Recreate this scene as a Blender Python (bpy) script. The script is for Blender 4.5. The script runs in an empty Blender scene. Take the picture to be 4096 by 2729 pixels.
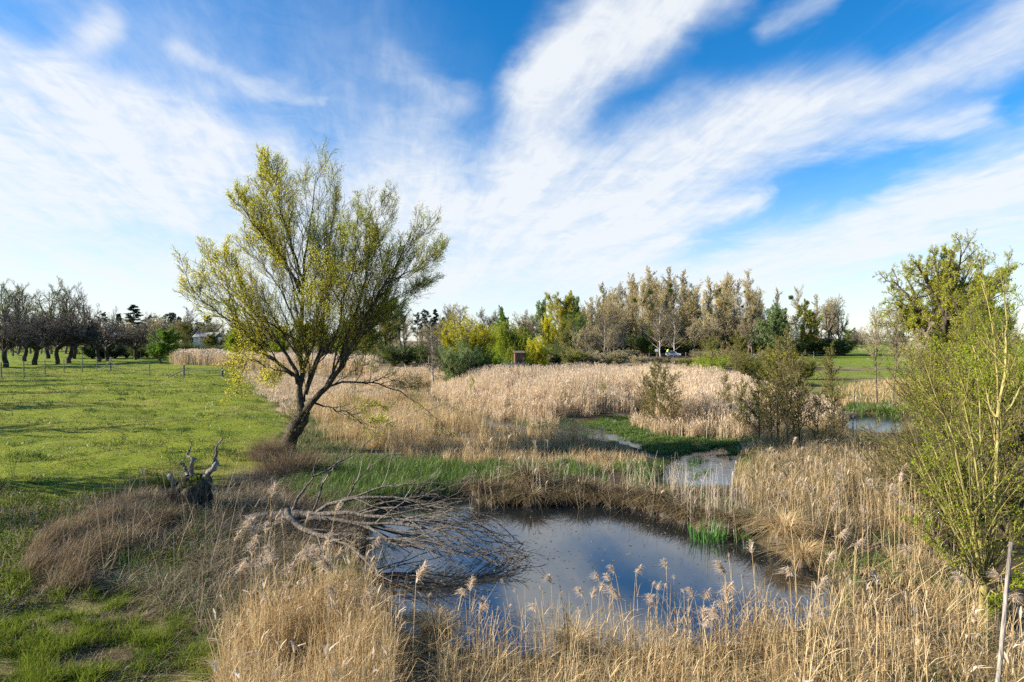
import bpy, math, random
import numpy as np
from mathutils import Vector

S = bpy.context.scene
COL = S.collection
R = math.radians

# ------------------------------------------------------------------ camera
CAMZ = 5.0
cam_data = bpy.data.cameras.new('camera')
cam_data.sensor_width = 36.0
cam_data.lens = 20.0
cam_data.clip_start = 0.05
cam_data.clip_end = 9000.0
cam = bpy.data.objects.new('camera', cam_data)
cam.location = (0, 0, CAMZ)
cam.rotation_euler = (R(90), 0, 0)
COL.objects.link(cam)
S.camera = cam

# ------------------------------------------------------------------ light
SUN_AZ, SUN_EL = -96.0, 25.0            # azimuth measured from +Y (view direction) towards +X
sd = Vector((math.sin(R(SUN_AZ)) * math.cos(R(SUN_EL)), math.cos(R(SUN_AZ)) * math.cos(R(SUN_EL)), math.sin(R(SUN_EL))))
sun_data = bpy.data.lights.new('sun', 'SUN')
sun_data.energy = 5.0
sun_data.angle = R(0.6)
sun_data.color = (1.0, 0.90, 0.76)
sun = bpy.data.objects.new('sun', sun_data)
sun.rotation_euler = sd.to_track_quat('Z', 'Y').to_euler()
sun.location = (-60, 20, 60)
COL.objects.link(sun)

S.view_settings.view_transform = 'Standard'
S.view_settings.look = 'None'
S.view_settings.gamma = 1.0
S.view_settings.exposure = 1.32
S.cycles.max_bounces = 6
S.cycles.diffuse_bounces = 2
S.cycles.glossy_bounces = 2
S.cycles.transmission_bounces = 4
S.cycles.transparent_max_bounces = 4
S.cycles.sample_clamp_indirect = 6.0
S.cycles.caustics_reflective = False
S.cycles.caustics_refractive = False
S.cycles.use_denoising = False

# picture units: the photograph at 2353 x 1568 ("d"), or its own 4096 x 2729 ("s")
FD, CXD, CYD = 1307.2, 1176.5, 784.0
K = 4096 / 2353.0


def az_el(dx, dy):
    x, z = (dx - CXD) / FD, (CYD - dy) / FD
    return math.atan2(x, 1), math.atan2(z, math.hypot(x, 1))


# ------------------------------------------------------------------ sky
W = bpy.data.worlds.new('World')
S.world = W
W.use_nodes = True
nt = W.node_tree
for n in list(nt.nodes):
    nt.nodes.remove(n)
NEW, LK = nt.nodes.new, nt.links.new


def _in(node, i, v):
    if isinstance(v, (int, float)):
        node.inputs[i].default_value = v
    elif isinstance(v, (tuple, list)):
        node.inputs[i].default_value = v
    else:
        LK(v, node.inputs[i])


def M(op, a, b=0.0, c=0.0, clamp=False):
    n = NEW('ShaderNodeMath')
    n.operation = op
    n.use_clamp = clamp
    _in(n, 0, a); _in(n, 1, b); _in(n, 2, c)
    return n.outputs[0]


def sstep(v, a, b, lo=0.0, hi=1.0):
    n = NEW('ShaderNodeMapRange')
    n.interpolation_type = 'SMOOTHSTEP'
    _in(n, 0, v); _in(n, 1, a); _in(n, 2, b); _in(n, 3, lo); _in(n, 4, hi)
    return n.outputs[0]


def noise(vec, scale, detail, rough=0.55, dist=0.0, out=0):
    n = NEW('ShaderNodeTexNoise')
    n.noise_dimensions = '3D'
    LK(vec, n.inputs['Vector'])
    n.inputs['Scale'].default_value = scale
    n.inputs['Detail'].default_value = detail
    n.inputs['Roughness'].default_value = rough
    n.inputs['Distortion'].default_value = dist
    return n.outputs[out]


def comb(x, y, z):
    n = NEW('ShaderNodeCombineXYZ')
    _in(n, 0, x); _in(n, 1, y); _in(n, 2, z)
    return n.outputs[0]


def sep(v):
    n = NEW('ShaderNodeSeparateXYZ')
    LK(v, n.inputs[0])
    return n.outputs


tc = NEW('ShaderNodeTexCoord')
gx, gy, gz = sep(tc.outputs['Generated'])
az = M('ARCTAN2', gx, gy)
el = M('ARCSINE', gz)
# wisps are combed along the direction in which the cirrus runs (a vanishing point near the horizon)
zz = M('MAXIMUM', M('ADD', gz, 0.10), 0.03)
qx, qy = M('DIVIDE', gx, zz), M('DIVIDE', gy, zz)
ROT = R(-14)
rx = M('SUBTRACT', M('MULTIPLY', qx, math.cos(ROT)), M('MULTIPLY', qy, math.sin(ROT)))
ry = M('ADD', M('MULTIPLY', qx, math.sin(ROT)), M('MULTIPLY', qy, math.cos(ROT)))
plane = comb(rx, M('MULTIPLY', ry, 0.20), 0.0)
plane2 = comb(M('MULTIPLY', qx, 1.0), M('MULTIPLY', qy, 0.8), 3.0)
wn = sep(noise(tc.outputs['Generated'], 3.2, 5.0, 0.6, 0.0, 1))
fine = sep(noise(plane2, 2.2, 6.0, 0.62, 0.6, 1))
wx = M('ADD', az, M('ADD', M('MULTIPLY', M('SUBTRACT', wn[0], 0.5), 0.10), M('MULTIPLY', M('SUBTRACT', fine[0], 0.5), 0.10)))
wy = M('ADD', el, M('ADD', M('MULTIPLY', M('SUBTRACT', wn[1], 0.5), 0.07), M('MULTIPLY', M('SUBTRACT', fine[1], 0.5), 0.08)))

STROKES = [  # x0,y0, x1,y1, w0,w1, strength   (picture units d)
    (1190, 470, 1290, 150, 150, 130, 1.0),
    (1290, 200, 1480, 30, 130, 150, 1.0),
    (1420, 70, 1640, -60, 100, 120, .85),
    (900, 470, 1350, 500, 190, 220, .95),
    (1010, 250, 930, 320, 95, 120, .42),
    (910, 140, 1080, 240, 60, 60, .30),
    (1340, 470, 1820, 290, 190, 120, .92),
    (1560, 300, 1950, 215, 120, 100, .55),
    (1850, 260, 2420, 40, 60, 95, .80),
    (1750, 330, 2250, 270, 90, 50, .62),
    (1300, 570, 1760, 470, 110, 50, .9),
    (1480, 690, 2050, 520, 90, 90, .85),
    (2000, 530, 2460, 370, 90, 130, .95),
    (1500, 680, 2400, 560, 90, 120, .6),
    (1760, 60, 1900, -20, 42, 46, .45),
    (-120, 70, 270, 250, 60, 70, .72),
    (130, 190, 260, 50, 60, 50, .62),
    (230, 230, 640, 380, 75, 110, .80),
    (-100, 330, 380, 340, 210, 150, .97),
    (-150, 480, 420, 450, 170, 170, .85),
    (420, 430, 900, 470, 120, 130, .55),
    (420, 108, 720, 226, 30, 16, .34),
    (300, 240, 800, 320, 420, 420, .34),
    (480, 190, 640, 165, 34, 30, .22),
    (-200, 640, 1000, 650, 110, 130, .75),
    (600, 560, 1500, 640, 120, 120, .72),
    (-300, -250, 500, -300, 160, 160, .5),
    (900, -420, 1700, -300, 160, 200, .7),
    (1500, -700, 2400, -300, 150, 200, .5),
]
acc = None
for x0, y0, x1, y1, w0, w1, st in STROKES:
    a, b = az_el(x0, y0), az_el(x1, y1)
    d = (b[0] - a[0], b[1] - a[1])
    L2 = d[0] ** 2 + d[1] ** 2
    px, py = M('SUBTRACT', wx, a[0]), M('SUBTRACT', wy, a[1])
    t = M('DIVIDE', M('ADD', M('MULTIPLY', px, d[0]), M('MULTIPLY', py, d[1])), L2, clamp=True)
    ex = M('SUBTRACT', px, M('MULTIPLY', t, d[0]))
    ey = M('SUBTRACT', py, M('MULTIPLY', t, d[1]))
    dist = M('SQRT', M('ADD', M('MULTIPLY', ex, ex), M('MULTIPLY', ey, ey)))
    w = M('ADD', M('MULTIPLY', t, (w1 - w0) / FD), w0 / FD)
    v = sstep(M('DIVIDE', dist, w), 1.0, 0.05, 0.0, st)
    inv = M('SUBTRACT', 1.0, v)
    acc = inv if acc is None else M('MULTIPLY', acc, inv)
base = M('SUBTRACT', 1.0, acc)
streak = noise(plane, 4.6, 10.0, 0.66, 0.30)
streak2 = noise(plane2, 6.0, 9.0, 0.64, 1.0)
sm = M('ADD', M('MULTIPLY', streak, 0.62), M('MULTIPLY', streak2, 0.38))
sm = sstep(sm, 0.27, 0.70)
dens = M('MULTIPLY', base, M('ADD', M('ADD', 0.18, M('MULTIPLY', base, 0.40)), M('MULTIPLY', sm, M('SUBTRACT', 1.02, M('MULTIPLY', base, 0.42)))), clamp=True)
dens = M('ADD', dens, M('MULTIPLY', sstep(streak, .5, .8), 0.10), clamp=True)
dens = M('ADD', dens, M('MULTIPLY', sstep(el, R(17), R(-1), 0.0, 0.62), M('SUBTRACT', 1.0, dens)), clamp=True)
dens = M('MINIMUM', dens, 0.93)

sky = NEW('ShaderNodeTexSky')
sky.sky_type = 'NISHITA'
sky.sun_disc = False
sky.sun_elevation = R(SUN_EL)
sky.sun_rotation = R(SUN_AZ)
sky.air_density = 1.0
sky.dust_density = 0.3
sky.ozone_density = 3.5
hs = NEW('ShaderNodeHueSaturation')
hs.inputs['Hue'].default_value = 0.501
hs.inputs['Saturation'].default_value = 1.36
hs.inputs['Value'].default_value = 1.62
LK(sky.outputs[0], hs.inputs['Color'])
cl = NEW('ShaderNodeMix')
cl.data_type = 'RGBA'
LK(dens, cl.inputs[0])
LK(hs.outputs[0], cl.inputs[6])
cl.inputs[7].default_value = (7.0, 7.25, 7.5, 1)
bg = NEW('ShaderNodeBackground')
LK(cl.outputs[2], bg.inputs['Color'])
bg.inputs['Strength'].default_value = 0.053
wo = NEW('ShaderNodeOutputWorld')
LK(bg.outputs[0], wo.inputs['Surface'])


# ------------------------------------------------------------------ helpers
def rg(seed):
    return np.random.default_rng(seed)


def gp(dx, dy, z=0.3):
    """ground point seen at picture point (dx, dy) when the ground there lies at height z"""
    D = (CAMZ - z) * FD / max(dy - CYD, 1.0)
    return ((dx - CXD) / FD * D, D)


def at(dx, D):
    return ((dx - CXD) / FD * D, D)


def atz(dy, D):
    return CAMZ + (CYD - dy) / FD * D


def spt(sx, sy, D):
    """world point on depth D seen at source pixel (sx, sy)"""
    return np.array([(sx / K - CXD) / FD * D, D, CAMZ + (CYD - sy / K) / FD * D])


def gpoly(pts, z=0.3):
    return np.array([gp(x, y, z) for x, y in pts])


def inside(poly, x, y):
    c = np.zeros(np.shape(x), bool)
    n = len(poly)
    for i in range(n):
        x0, y0 = poly[i]; x1, y1 = poly[(i + 1) % n]
        if y0 == y1:
            continue
        m = ((y0 > y) != (y1 > y)) & (x < (x1 - x0) * (y - y0) / (y1 - y0) + x0)
        c ^= m
    return c


def pdist(poly, x, y):
    """signed distance to a polygon, positive inside"""
    d = np.full(np.shape(x), 1e9)
    n = len(poly)
    for i in range(n):
        a = poly[i]; b = poly[(i + 1) % n]
        ex, ey = b - a
        L = ex * ex + ey * ey + 1e-9
        t = np.clip(((x - a[0]) * ex + (y - a[1]) * ey) / L, 0, 1)
        d = np.minimum(d, np.hypot(x - a[0] - t * ex, y - a[1] - t * ey))
    return np.where(inside(poly, x, y), d, -d)


def smooth(v, a, b):
    t = np.clip((v - a) / (b - a), 0, 1)
    return t * t * (3 - 2 * t)


_LAT = {}


def vnoise(x, y, seed=0):
    """value noise, period 256"""
    if seed not in _LAT:
        _LAT[seed] = rg(1000 + seed).random((256, 256))
    T = _LAT[seed]
    xi, yi = np.floor(x).astype(int), np.floor(y).astype(int)
    fx, fy = x - xi, y - yi
    fx, fy = fx * fx * (3 - 2 * fx), fy * fy * (3 - 2 * fy)
    a, b = T[xi & 255, yi & 255], T[(xi + 1) & 255, yi & 255]
    c, d = T[xi & 255, (yi + 1) & 255], T[(xi + 1) & 255, (yi + 1) & 255]
    return (a * (1 - fx) + b * fx) * (1 - fy) + (c * (1 - fx) + d * fx) * fy


def fbm(x, y, seed=0, oct=4):
    s, a, t = 0, 0.5, 0
    for i in range(oct):
        s = s + a * vnoise(x * 2 ** i + 17.3 * i, y * 2 ** i + 9.1 * i, seed)
        t += a
        a *= 0.5
    return s / t


def tag(o, label, cat, group=None, kind=None):
    o['label'] = label
    o['category'] = cat
    if group:
        o['group'] = group
    if kind:
        o['kind'] = kind
    return o


class MB:
    """collects quads with a per-vertex random value and a material index"""
    def __init__(s):
        s.V, s.F, s.r, s.m, s.n, s.sm = [], [], [], [], 0, []

    def add(s, V, F, r=None, mat=0, smooth=False):
        V = np.asarray(V, np.float32).reshape(-1, 3)
        F = np.asarray(F, np.int64).reshape(-1, 4)
        if r is None:
            r = np.full(len(V), 0.5)
        s.V.append(V); s.F.append(F + s.n); s.r.append(np.broadcast_to(np.asarray(r, np.float32), (len(V),)))
        s.m.append(np.full(len(F), mat, np.int32)); s.sm.append(np.full(len(F), smooth))
        s.n += len(V)

    def mesh(s, name, mats):
        me = bpy.data.meshes.new(name)
        V = np.concatenate(s.V); F = np.concatenate(s.F)
        me.vertices.add(len(V)); me.vertices.foreach_set('co', V.ravel())
        me.loops.add(F.size); me.loops.foreach_set('vertex_index', F.ravel().astype(np.int32))
        me.polygons.add(len(F))
        me.polygons.foreach_set('loop_start', np.arange(0, F.size, 4, dtype=np.int32))
        me.polygons.foreach_set('loop_total', np.full(len(F), 4, np.int32))
        me.polygons.foreach_set('material_index', np.concatenate(s.m))
        me.polygons.foreach_set('use_smooth', np.concatenate(s.sm))
        at_ = me.attributes.new('rnd', 'FLOAT', 'POINT')
        at_.data.foreach_set('value', np.concatenate(s.r).astype(np.float32))
        for m in mats:
            me.materials.append(m)
        me.update(calc_edges=True)
        return me

    def build(s, name, mats, parent=None, loc=None):
        if not isinstance(mats, (list, tuple)):
            mats = [mats]
        return link(name, s.mesh(name, mats), parent, loc)


def link(name, me, parent=None, loc=None):
    o = bpy.data.objects.new(name, me)
    COL.objects.link(o)
    if parent is not None:
        o.parent = parent
    if loc is not None:
        o.location = loc
    return o


def empty(name, loc, rz=0.0, sc=1.0):
    o = bpy.data.objects.new(name, None)
    o.empty_display_size = 0.2
    o.location = loc
    o.rotation_euler = (0, 0, rz)
    o.scale = (sc, sc, sc) if isinstance(sc, (int, float)) else sc
    COL.objects.link(o)
    return o


def nrm(v):
    return v / np.maximum(np.linalg.norm(v, axis=-1, keepdims=True), 1e-9)


def tubes(mb, P, Rr, sides=5, r=0.5, mat=0):
    """P (n,k,3) centre lines, Rr (n,k) radii"""
    P = np.asarray(P, float); Rr = np.asarray(Rr, float)
    if P.ndim == 2:
        P, Rr = P[None], Rr[None]
    n, k, _ = P.shape
    if n == 0:
        return
    T = np.empty_like(P)
    T[:, 1:-1] = P[:, 2:] - P[:, :-2]
    T[:, 0] = P[:, 1] - P[:, 0]
    T[:, -1] = P[:, -1] - P[:, -2]
    T = nrm(T)
    ref = np.zeros((n, 1, 3)); ref[..., 0] = 1
    bad = np.abs(T[:, 0, 0]) > 0.8
    ref[bad] = (0, 0, 1)
    ref = np.where(np.abs((T * ref).sum(-1, keepdims=True)) > 0.97, np.array([0.3, 0.9, 0.2]), ref)
    U = nrm(np.cross(T, ref)); V = np.cross(T, U)
    a = np.arange(sides) / sides * 2 * math.pi
    ring = P[:, :, None] + Rr[:, :, None, None] * (np.cos(a)[None, None, :, None] * U[:, :, None] + np.sin(a)[None, None, :, None] * V[:, :, None])
    idx = np.arange(n * k * sides).reshape(n, k, sides)
    nx = np.roll(idx, -1, axis=2)
    F = np.stack([idx[:, :-1], nx[:, :-1], nx[:, 1:], idx[:, 1:]], -1)
    rr = np.broadcast_to(np.asarray(r, float).reshape(-1, 1, 1) if np.ndim(r) else r, (n, k, sides))
    mb.add(ring, F, rr.reshape(-1), mat, True)


def blades(mb, base, h, w, az, lean, droop, K=3, r=0.5, mat=0, rng=None, taper=0.9, wbase=1.0, tw=0.6):
    """grass or reed ribbons; lean and droop are fractions of the height h"""
    N = len(base)
    if N == 0:
        return
    t = np.linspace(0, 1, K + 1)[None, :]
    h = np.broadcast_to(h, (N,))[:, None]; lean = np.broadcast_to(lean, (N,))[:, None]; droop = np.broadcast_to(droop, (N,))[:, None]
    hor = h * (lean * t + droop * t ** 2.6)
    ver = h * (t * np.sqrt(np.maximum(1 - lean ** 2, 0.05)) - 0.75 * droop * t ** 3.2)
    ca, sa = np.cos(az)[:, None], np.sin(az)[:, None]
    P = np.stack([base[:, 0:1] + hor * ca, base[:, 1:2] + hor * sa, base[:, 2:3] + ver], -1)
    j = az + math.pi / 2 + (rng.normal(0, tw, N) if rng is not None else 0)
    side = np.stack([np.cos(j), np.sin(j), np.zeros(N)], -1)[:, None, :]
    prof = (wbase + (1 - wbase) * np.minimum(t * 3, 1)) * (1 - taper * t ** 2)
    wd = (np.broadcast_to(w, (N,))[:, None] * prof)[..., None] * 0.5
    A, B = P - side * wd, P + side * wd
    V = np.stack([A, B], 2)                    # N,K+1,2,3
    idx = np.arange(N * (K + 1) * 2).reshape(N, K + 1, 2)
    F = np.stack([idx[:, :-1, 0], idx[:, :-1, 1], idx[:, 1:, 1], idx[:, 1:, 0]], -1)
    rr = np.repeat(np.broadcast_to(r, (N,)), (K + 1) * 2)
    mb.add(V, F, rr, mat)
    return P


def leaves(mb, pos, d, ln, wd, rng, mat=0, r=None):
    """one rhombic leaf per position, pointing along d"""
    N = len(pos)
    if N == 0:
        return
    d = nrm(d)
    s = nrm(np.cross(d, nrm(rng.normal(size=(N, 3)))))
    ln = np.broadcast_to(ln, (N,))[:, None]; wd = np.broadcast_to(wd, (N,))[:, None]
    m = pos + d * ln * 0.45
    V = np.stack([pos, m - s * wd * 0.5, pos + d * ln, m + s * wd * 0.5], 1)
    if r is None:
        r = rng.random(N)
    mb.add(V, np.arange(N * 4).reshape(N, 4), np.repeat(r, 4), mat)


# ------------------------------------------------------------------ materials
def rgba(c):
    return (c[0], c[1], c[2], 1)


def plant(name, cols, trans=0.35, gloss=0.0, vary=0.25, patch=None):
    """leaf / blade / bark colour: ramp over each blade's own random value, nudged per plant"""
    m = bpy.data.materials.new(name)
    m.use_nodes = True
    t = m.node_tree
    for n in list(t.nodes):
        t.nodes.remove(n)
    a = t.nodes.new('ShaderNodeAttribute'); a.attribute_name = 'rnd'
    ra = t.nodes.new('ShaderNodeValToRGB')
    e = ra.color_ramp.elements
    while len(e) < len(cols):
        e.new(0.5)
    for i, c in enumerate(cols):
        e[i].position = i / max(len(cols) - 1, 1)
        e[i].color = rgba(c)
    t.links.new(a.outputs['Fac'], ra.inputs[0])
    oi = t.nodes.new('ShaderNodeObjectInfo')
    mr = t.nodes.new('ShaderNodeMapRange')
    mr.inputs[3].default_value = 1 - vary; mr.inputs[4].default_value = 1 + vary
    t.links.new(oi.outputs['Random'], mr.inputs[0])
    hs = t.nodes.new('ShaderNodeHueSaturation')
    t.links.new(mr.outputs[0], hs.inputs['Value'])
    t.links.new(ra.outputs[0], hs.inputs['Color'])
    col = hs.outputs[0]
    di = t.nodes.new('ShaderNodeBsdfDiffuse')
    t.links.new(col, di.inputs['Color'])
    out = t.nodes.new('ShaderNodeOutputMaterial')
    sh = di.outputs[0]
    if trans > 0:
        tr = t.nodes.new('ShaderNodeBsdfTranslucent')
        t.links.new(col, tr.inputs['Color'])
        mx = t.nodes.new('ShaderNodeMixShader')
        mx.inputs[0].default_value = trans
        t.links.new(sh, mx.inputs[1]); t.links.new(tr.outputs[0], mx.inputs[2])
        sh = mx.outputs[0]
    if gloss > 0:
        gl = t.nodes.new('ShaderNodeBsdfGlossy')
        gl.inputs['Roughness'].default_value = 0.45
        mx = t.nodes.new('ShaderNodeMixShader')
        mx.inputs[0].default_value = gloss
        t.links.new(sh, mx.inputs[1]); t.links.new(gl.outputs[0], mx.inputs[2])
        sh = mx.outputs[0]
    t.links.new(sh, out.inputs['Surface'])
    return m


def bark(name, c0, c1, scale=14.0, stretch=0.25, bump=0.6):
    m = bpy.data.materials.new(name)
    m.use_nodes = True
    t = m.node_tree
    b = t.nodes['Principled BSDF']
    b.inputs['Roughness'].default_value = 0.9
    b.inputs['Specular IOR Level'].default_value = 0.2
    tc = t.nodes.new('ShaderNodeTexCoord')
    mp = t.nodes.new('ShaderNodeMapping')
    mp.inputs['Scale'].default_value = (1, 1, stretch)
    t.links.new(tc.outputs['Object'], mp.inputs[0])
    n = t.nodes.new('ShaderNodeTexNoise')
    n.inputs['Scale'].default_value = scale; n.inputs['Detail'].default_value = 5
    n.inputs['Distortion'].default_value = 0.8
    t.links.new(mp.outputs[0], n.inputs['Vector'])
    ra = t.nodes.new('ShaderNodeValToRGB')
    ra.color_ramp.elements[0].position = 0.36; ra.color_ramp.elements[0].color = rgba(c0)
    ra.color_ramp.elements[1].position = 0.66; ra.color_ramp.elements[1].color = rgba(c1)
    t.links.new(n.outputs[0], ra.inputs[0])
    t.links.new(ra.outputs[0], b.inputs['Base Color'])
    bp = t.nodes.new('ShaderNodeBump')
    bp.inputs['Strength'].default_value = bump; bp.inputs['Distance'].default_value = 0.03
    t.links.new(n.outputs[0], bp.inputs['Height'])
    t.links.new(bp.outputs[0], b.inputs['Normal'])
    return m


def plain(name, c, rough=0.6, metal=0.0, spec=0.5):
    m = bpy.data.materials.new(name)
    m.use_nodes = True
    b = m.node_tree.nodes['Principled BSDF']
    b.inputs['Base Color'].default_value = rgba(c)
    b.inputs['Roughness'].default_value = rough
    b.inputs['Metallic'].default_value = metal
    b.inputs['Specular IOR Level'].default_value = spec
    n = m.node_tree.nodes.new('ShaderNodeTexNoise')
    n.inputs['Scale'].default_value = 9
    hs = m.node_tree.nodes.new('ShaderNodeHueSaturation')
    hs.inputs['Color'].default_value = rgba(c)
    mr = m.node_tree.nodes.new('ShaderNodeMapRange')
    mr.inputs[3].default_value = 0.8; mr.inputs[4].default_value = 1.2
    m.node_tree.links.new(n.outputs[0], mr.inputs[0])
    m.node_tree.links.new(mr.outputs[0], hs.inputs['Value'])
    m.node_tree.links.new(hs.outputs[0], b.inputs['Base Color'])
    return m


MT = dict(
    bark_dark=bark('dark willow bark', (.020, .016, .012), (.105, .085, .060)),
    bark_olive=bark('olive branch bark', (.05, .042, .024), (.14, .115, .065)),
    bark_grey=bark('weathered grey wood', (.11, .095, .08), (.36, .32, .27), 22),
    bark_dead=bark('lichen grey dead bark', (.028, .023, .019), (.22, .19, .15), 26),
    bark_birch=bark('pale birch bark', (.16, .13, .10), (.52, .47, .40), 9),
    bark_yellow=bark('yellow green young bark', (.13, .11, .03), (.36, .31, .11), 12),
    bark_brown=bark('brown tree bark', (.08, .062, .046), (.25, .20, .15), 8),
    twig_brown=plant('bare brown twig', [(.16, .135, .075), (.31, .265, .15), (.46, .40, .24)], 0.0, vary=.3),
    twig_grey=plant('bare dark twig', [(.060, .051, .043), (.12, .102, .086), (.19, .165, .14)], 0.0, vary=.2),  # tone lifted in place of haze over the far trees
    twig_tan=plant('tan budding twig', [(.27, .215, .10), (.47, .385, .18), (.64, .54, .28)], 0.1, vary=.25),
    twig_olive=plant('olive twig', [(.075, .062, .026), (.16, .13, .05), (.24, .205, .085)], 0.0, vary=.2),
    leaf_willow=plant('young willow leaf', [(.30, .38, .045), (.54, .55, .05), (.76, .68, .06)], 0.55, 0, .05),
    leaf_yellow=plant('yellow catkin leaf', [(.42, .42, .03), (.60, .57, .04), (.72, .66, .07)], 0.5, vary=.1),
    leaf_lime=plant('lime green leaf', [(.17, .25, .015), (.30, .40, .025), (.43, .50, .04)], 0.5, vary=.15),
    leaf_gold=plant('golden willow leaf', [(.22, .24, .02), (.40, .38, .025), (.56, .48, .03)], 0.5, vary=.1),
    leaf_green=plant('fresh green leaf', [(.07, .15, .022), (.145, .26, .038), (.23, .36, .06)], 0.5, vary=.2),
    leaf_olive=plant('olive green leaf', [(.09, .115, .02), (.18, .195, .035), (.28, .27, .06)], 0.4, vary=.2),
    leaf_oak=plant('young oak leaf', [(.24, .28, .025), (.40, .42, .04), (.56, .54, .07)], 0.45, vary=.05),
    leaf_pale=plant('pale silvery leaf', [(.13, .20, .07), (.20, .28, .10), (.28, .35, .14)], 0.4, vary=.15),
    leaf_dark=plant('dark evergreen needle', [(.012, .024, .014), (.028, .045, .024), (.05, .07, .035)], 0.15, vary=.2),
    leaf_ivy=plant('dark ivy leaf', [(.045, .08, .012), (.09, .14, .02), (.15, .20, .035)], 0.3, .04, .1),
    blossom=plant('white blossom', [(.55, .55, .46), (.68, .68, .60), (.78, .78, .72)], 0.35, vary=.05),
    straw=plant('dry straw reed', [(.29, .19, .085), (.50, .365, .18), (.70, .55, .31)], 0.35, .02, .0),
    straw_pale=plant('pale standing reed', [(.40, .28, .155), (.60, .465, .29), (.78, .64, .44)], 0.35, .02, .0),
    straw_dull=plant('weathered dead grass', [(.05, .038, .023), (.21, .165, .10), (.50, .41, .27)], 0.3, .02, .0),  # low end of the ramp also stands for shadow between the stems
    rust=plant('reddish dead weed', [(.10, .07, .042), (.225, .165, .10), (.35, .265, .165)], 0.3, vary=.0),
    plume=plant('feathery reed plume', [(.44, .34, .235), (.60, .49, .36), (.76, .65, .51)], 0.4, vary=.15),
    plume_far=plant('brown reed seed head', [(.13, .085, .055), (.24, .16, .10), (.36, .26, .17)], 0.3, vary=.0),
    grass=plant('green marsh grass', [(.045, .09, .016), (.10, .175, .03), (.20, .27, .05)], 0.45, .03, .0),
    meadow_blade=plant('meadow grass blade', [(.055, .085, .012), (.205, .235, .022), (.38, .37, .055)], 0.45, .02, .0),
    sedge=plant('brown drooping sedge', [(.035, .026, .015), (.13, .095, .05), (.46, .36, .19)], 0.25, .02, .15),
    iris=plant('upright iris blade', [(.03, .10, .02), (.06, .18, .03), (.12, .26, .05)], 0.4, .05, .1),
    moss=plant('low green weed', [(.05, .09, .012), (.10, .15, .02), (.20, .24, .03)], 0.4, vary=.0),
    post=bark('weathered fence post', (.10, .085, .07), (.30, .27, .23), 20, 0.15),
    pole=bark('grey wooden pole', (.12, .105, .09), (.38, .34, .29), 34, 0.10, .7),
    wire=plain('galvanised wire', (.16, .16, .15), .8, 0, .2),
    gate_metal=plain('galvanised gate metal', (.38, .38, .37), .45, .6),
)


# ------------------------------------------------------------------ the lie of the land
POND = gpoly([(858, 1172), (960, 1152), (1085, 1146), (1095, 1158), (1180, 1153), (1300, 1152), (1420, 1158), (1480, 1168), (1560, 1190), (1600, 1225),
              (1700, 1232), (1760, 1262), (1850, 1300), (1915, 1340), (1930, 1380), (1905, 1425), (1800, 1470), (1660, 1500), (1500, 1520), (1350, 1530),
              (1150, 1530), (1000, 1490), (900, 1450), (850, 1400), (832, 1350), (842, 1290), (850, 1230)], 0.0)
MARSH = gpoly([(1035, 935), (1120, 958), (1260, 978), (1440, 962), (1490, 940), (1500, 985), (1640, 1000), (1730, 1010), (1720, 1050), (1700, 1118), (1600, 1122),
               (1500, 1108), (1470, 1098), (1500, 1070), (1520, 1055), (1450, 1028), (1330, 1000), (1200, 990), (1090, 965)], 0.05)
POOLS = [gpoly(p, 0.0) for p in (
    [(1040, 938), (1110, 948), (1165, 964), (1215, 982), (1205, 1000), (1130, 992), (1060, 966)],
    [(1310, 980), (1370, 992), (1440, 1006), (1490, 1022), (1470, 1036), (1350, 1018)],
    [(1490, 1108), (1530, 1088), (1575, 1058), (1610, 1034), (1650, 1030), (1690, 1044), (1690, 1085), (1685, 1120), (1600, 1122), (1540, 1116)])]
FARPOOL = gpoly([(1940, 985), (1960, 962), (2000, 956), (2060, 960), (2075, 985), (2050, 1002), (1990, 1000)], 0.0)
CHANNEL = gpoly([(2078, 1165), (2112, 1170), (2150, 1210), (2235, 1275), (2290, 1320), (2230, 1326), (2150, 1275), (2098, 1225)], 0.0)
DITCH = gpoly([(2262, 1395), (2420, 1380), (2600, 1460), (2560, 1540), (2330, 1530)], 0.0)
MEADOW = gpoly([(-2600, 1260), (-1500, 812), (-200, 806), (420, 806), (530, 822), (545, 850), (600, 900), (640, 930), (668, 960), (640, 1000), (650, 1030), (610, 1060),
                (560, 1090), (500, 1105), (420, 1105), (330, 1112), (230, 1132), (150, 1165), (90, 1205), (40, 1270), (-60, 1330), (-900, 1420)], 0.5)
BANKZ = gpoly([(1400, 1095), (1720, 1105), (1760, 1180), (1720, 1215), (1600, 1200), (1480, 1160), (1400, 1150)], .15)
LAWN = gpoly([(-900, 1420), (-60, 1330), (60, 1330), (200, 1338), (330, 1370), (430, 1420), (520, 1490), (560, 1560), (560, 1800), (-600, 1900)], 0.35)
NEAR_BANK = gpoly([(830, 1500), (1000, 1510), (1200, 1525), (1500, 1515), (1720, 1480), (1800, 1460), (1800, 2400), (800, 2400)], 0.2)


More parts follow.
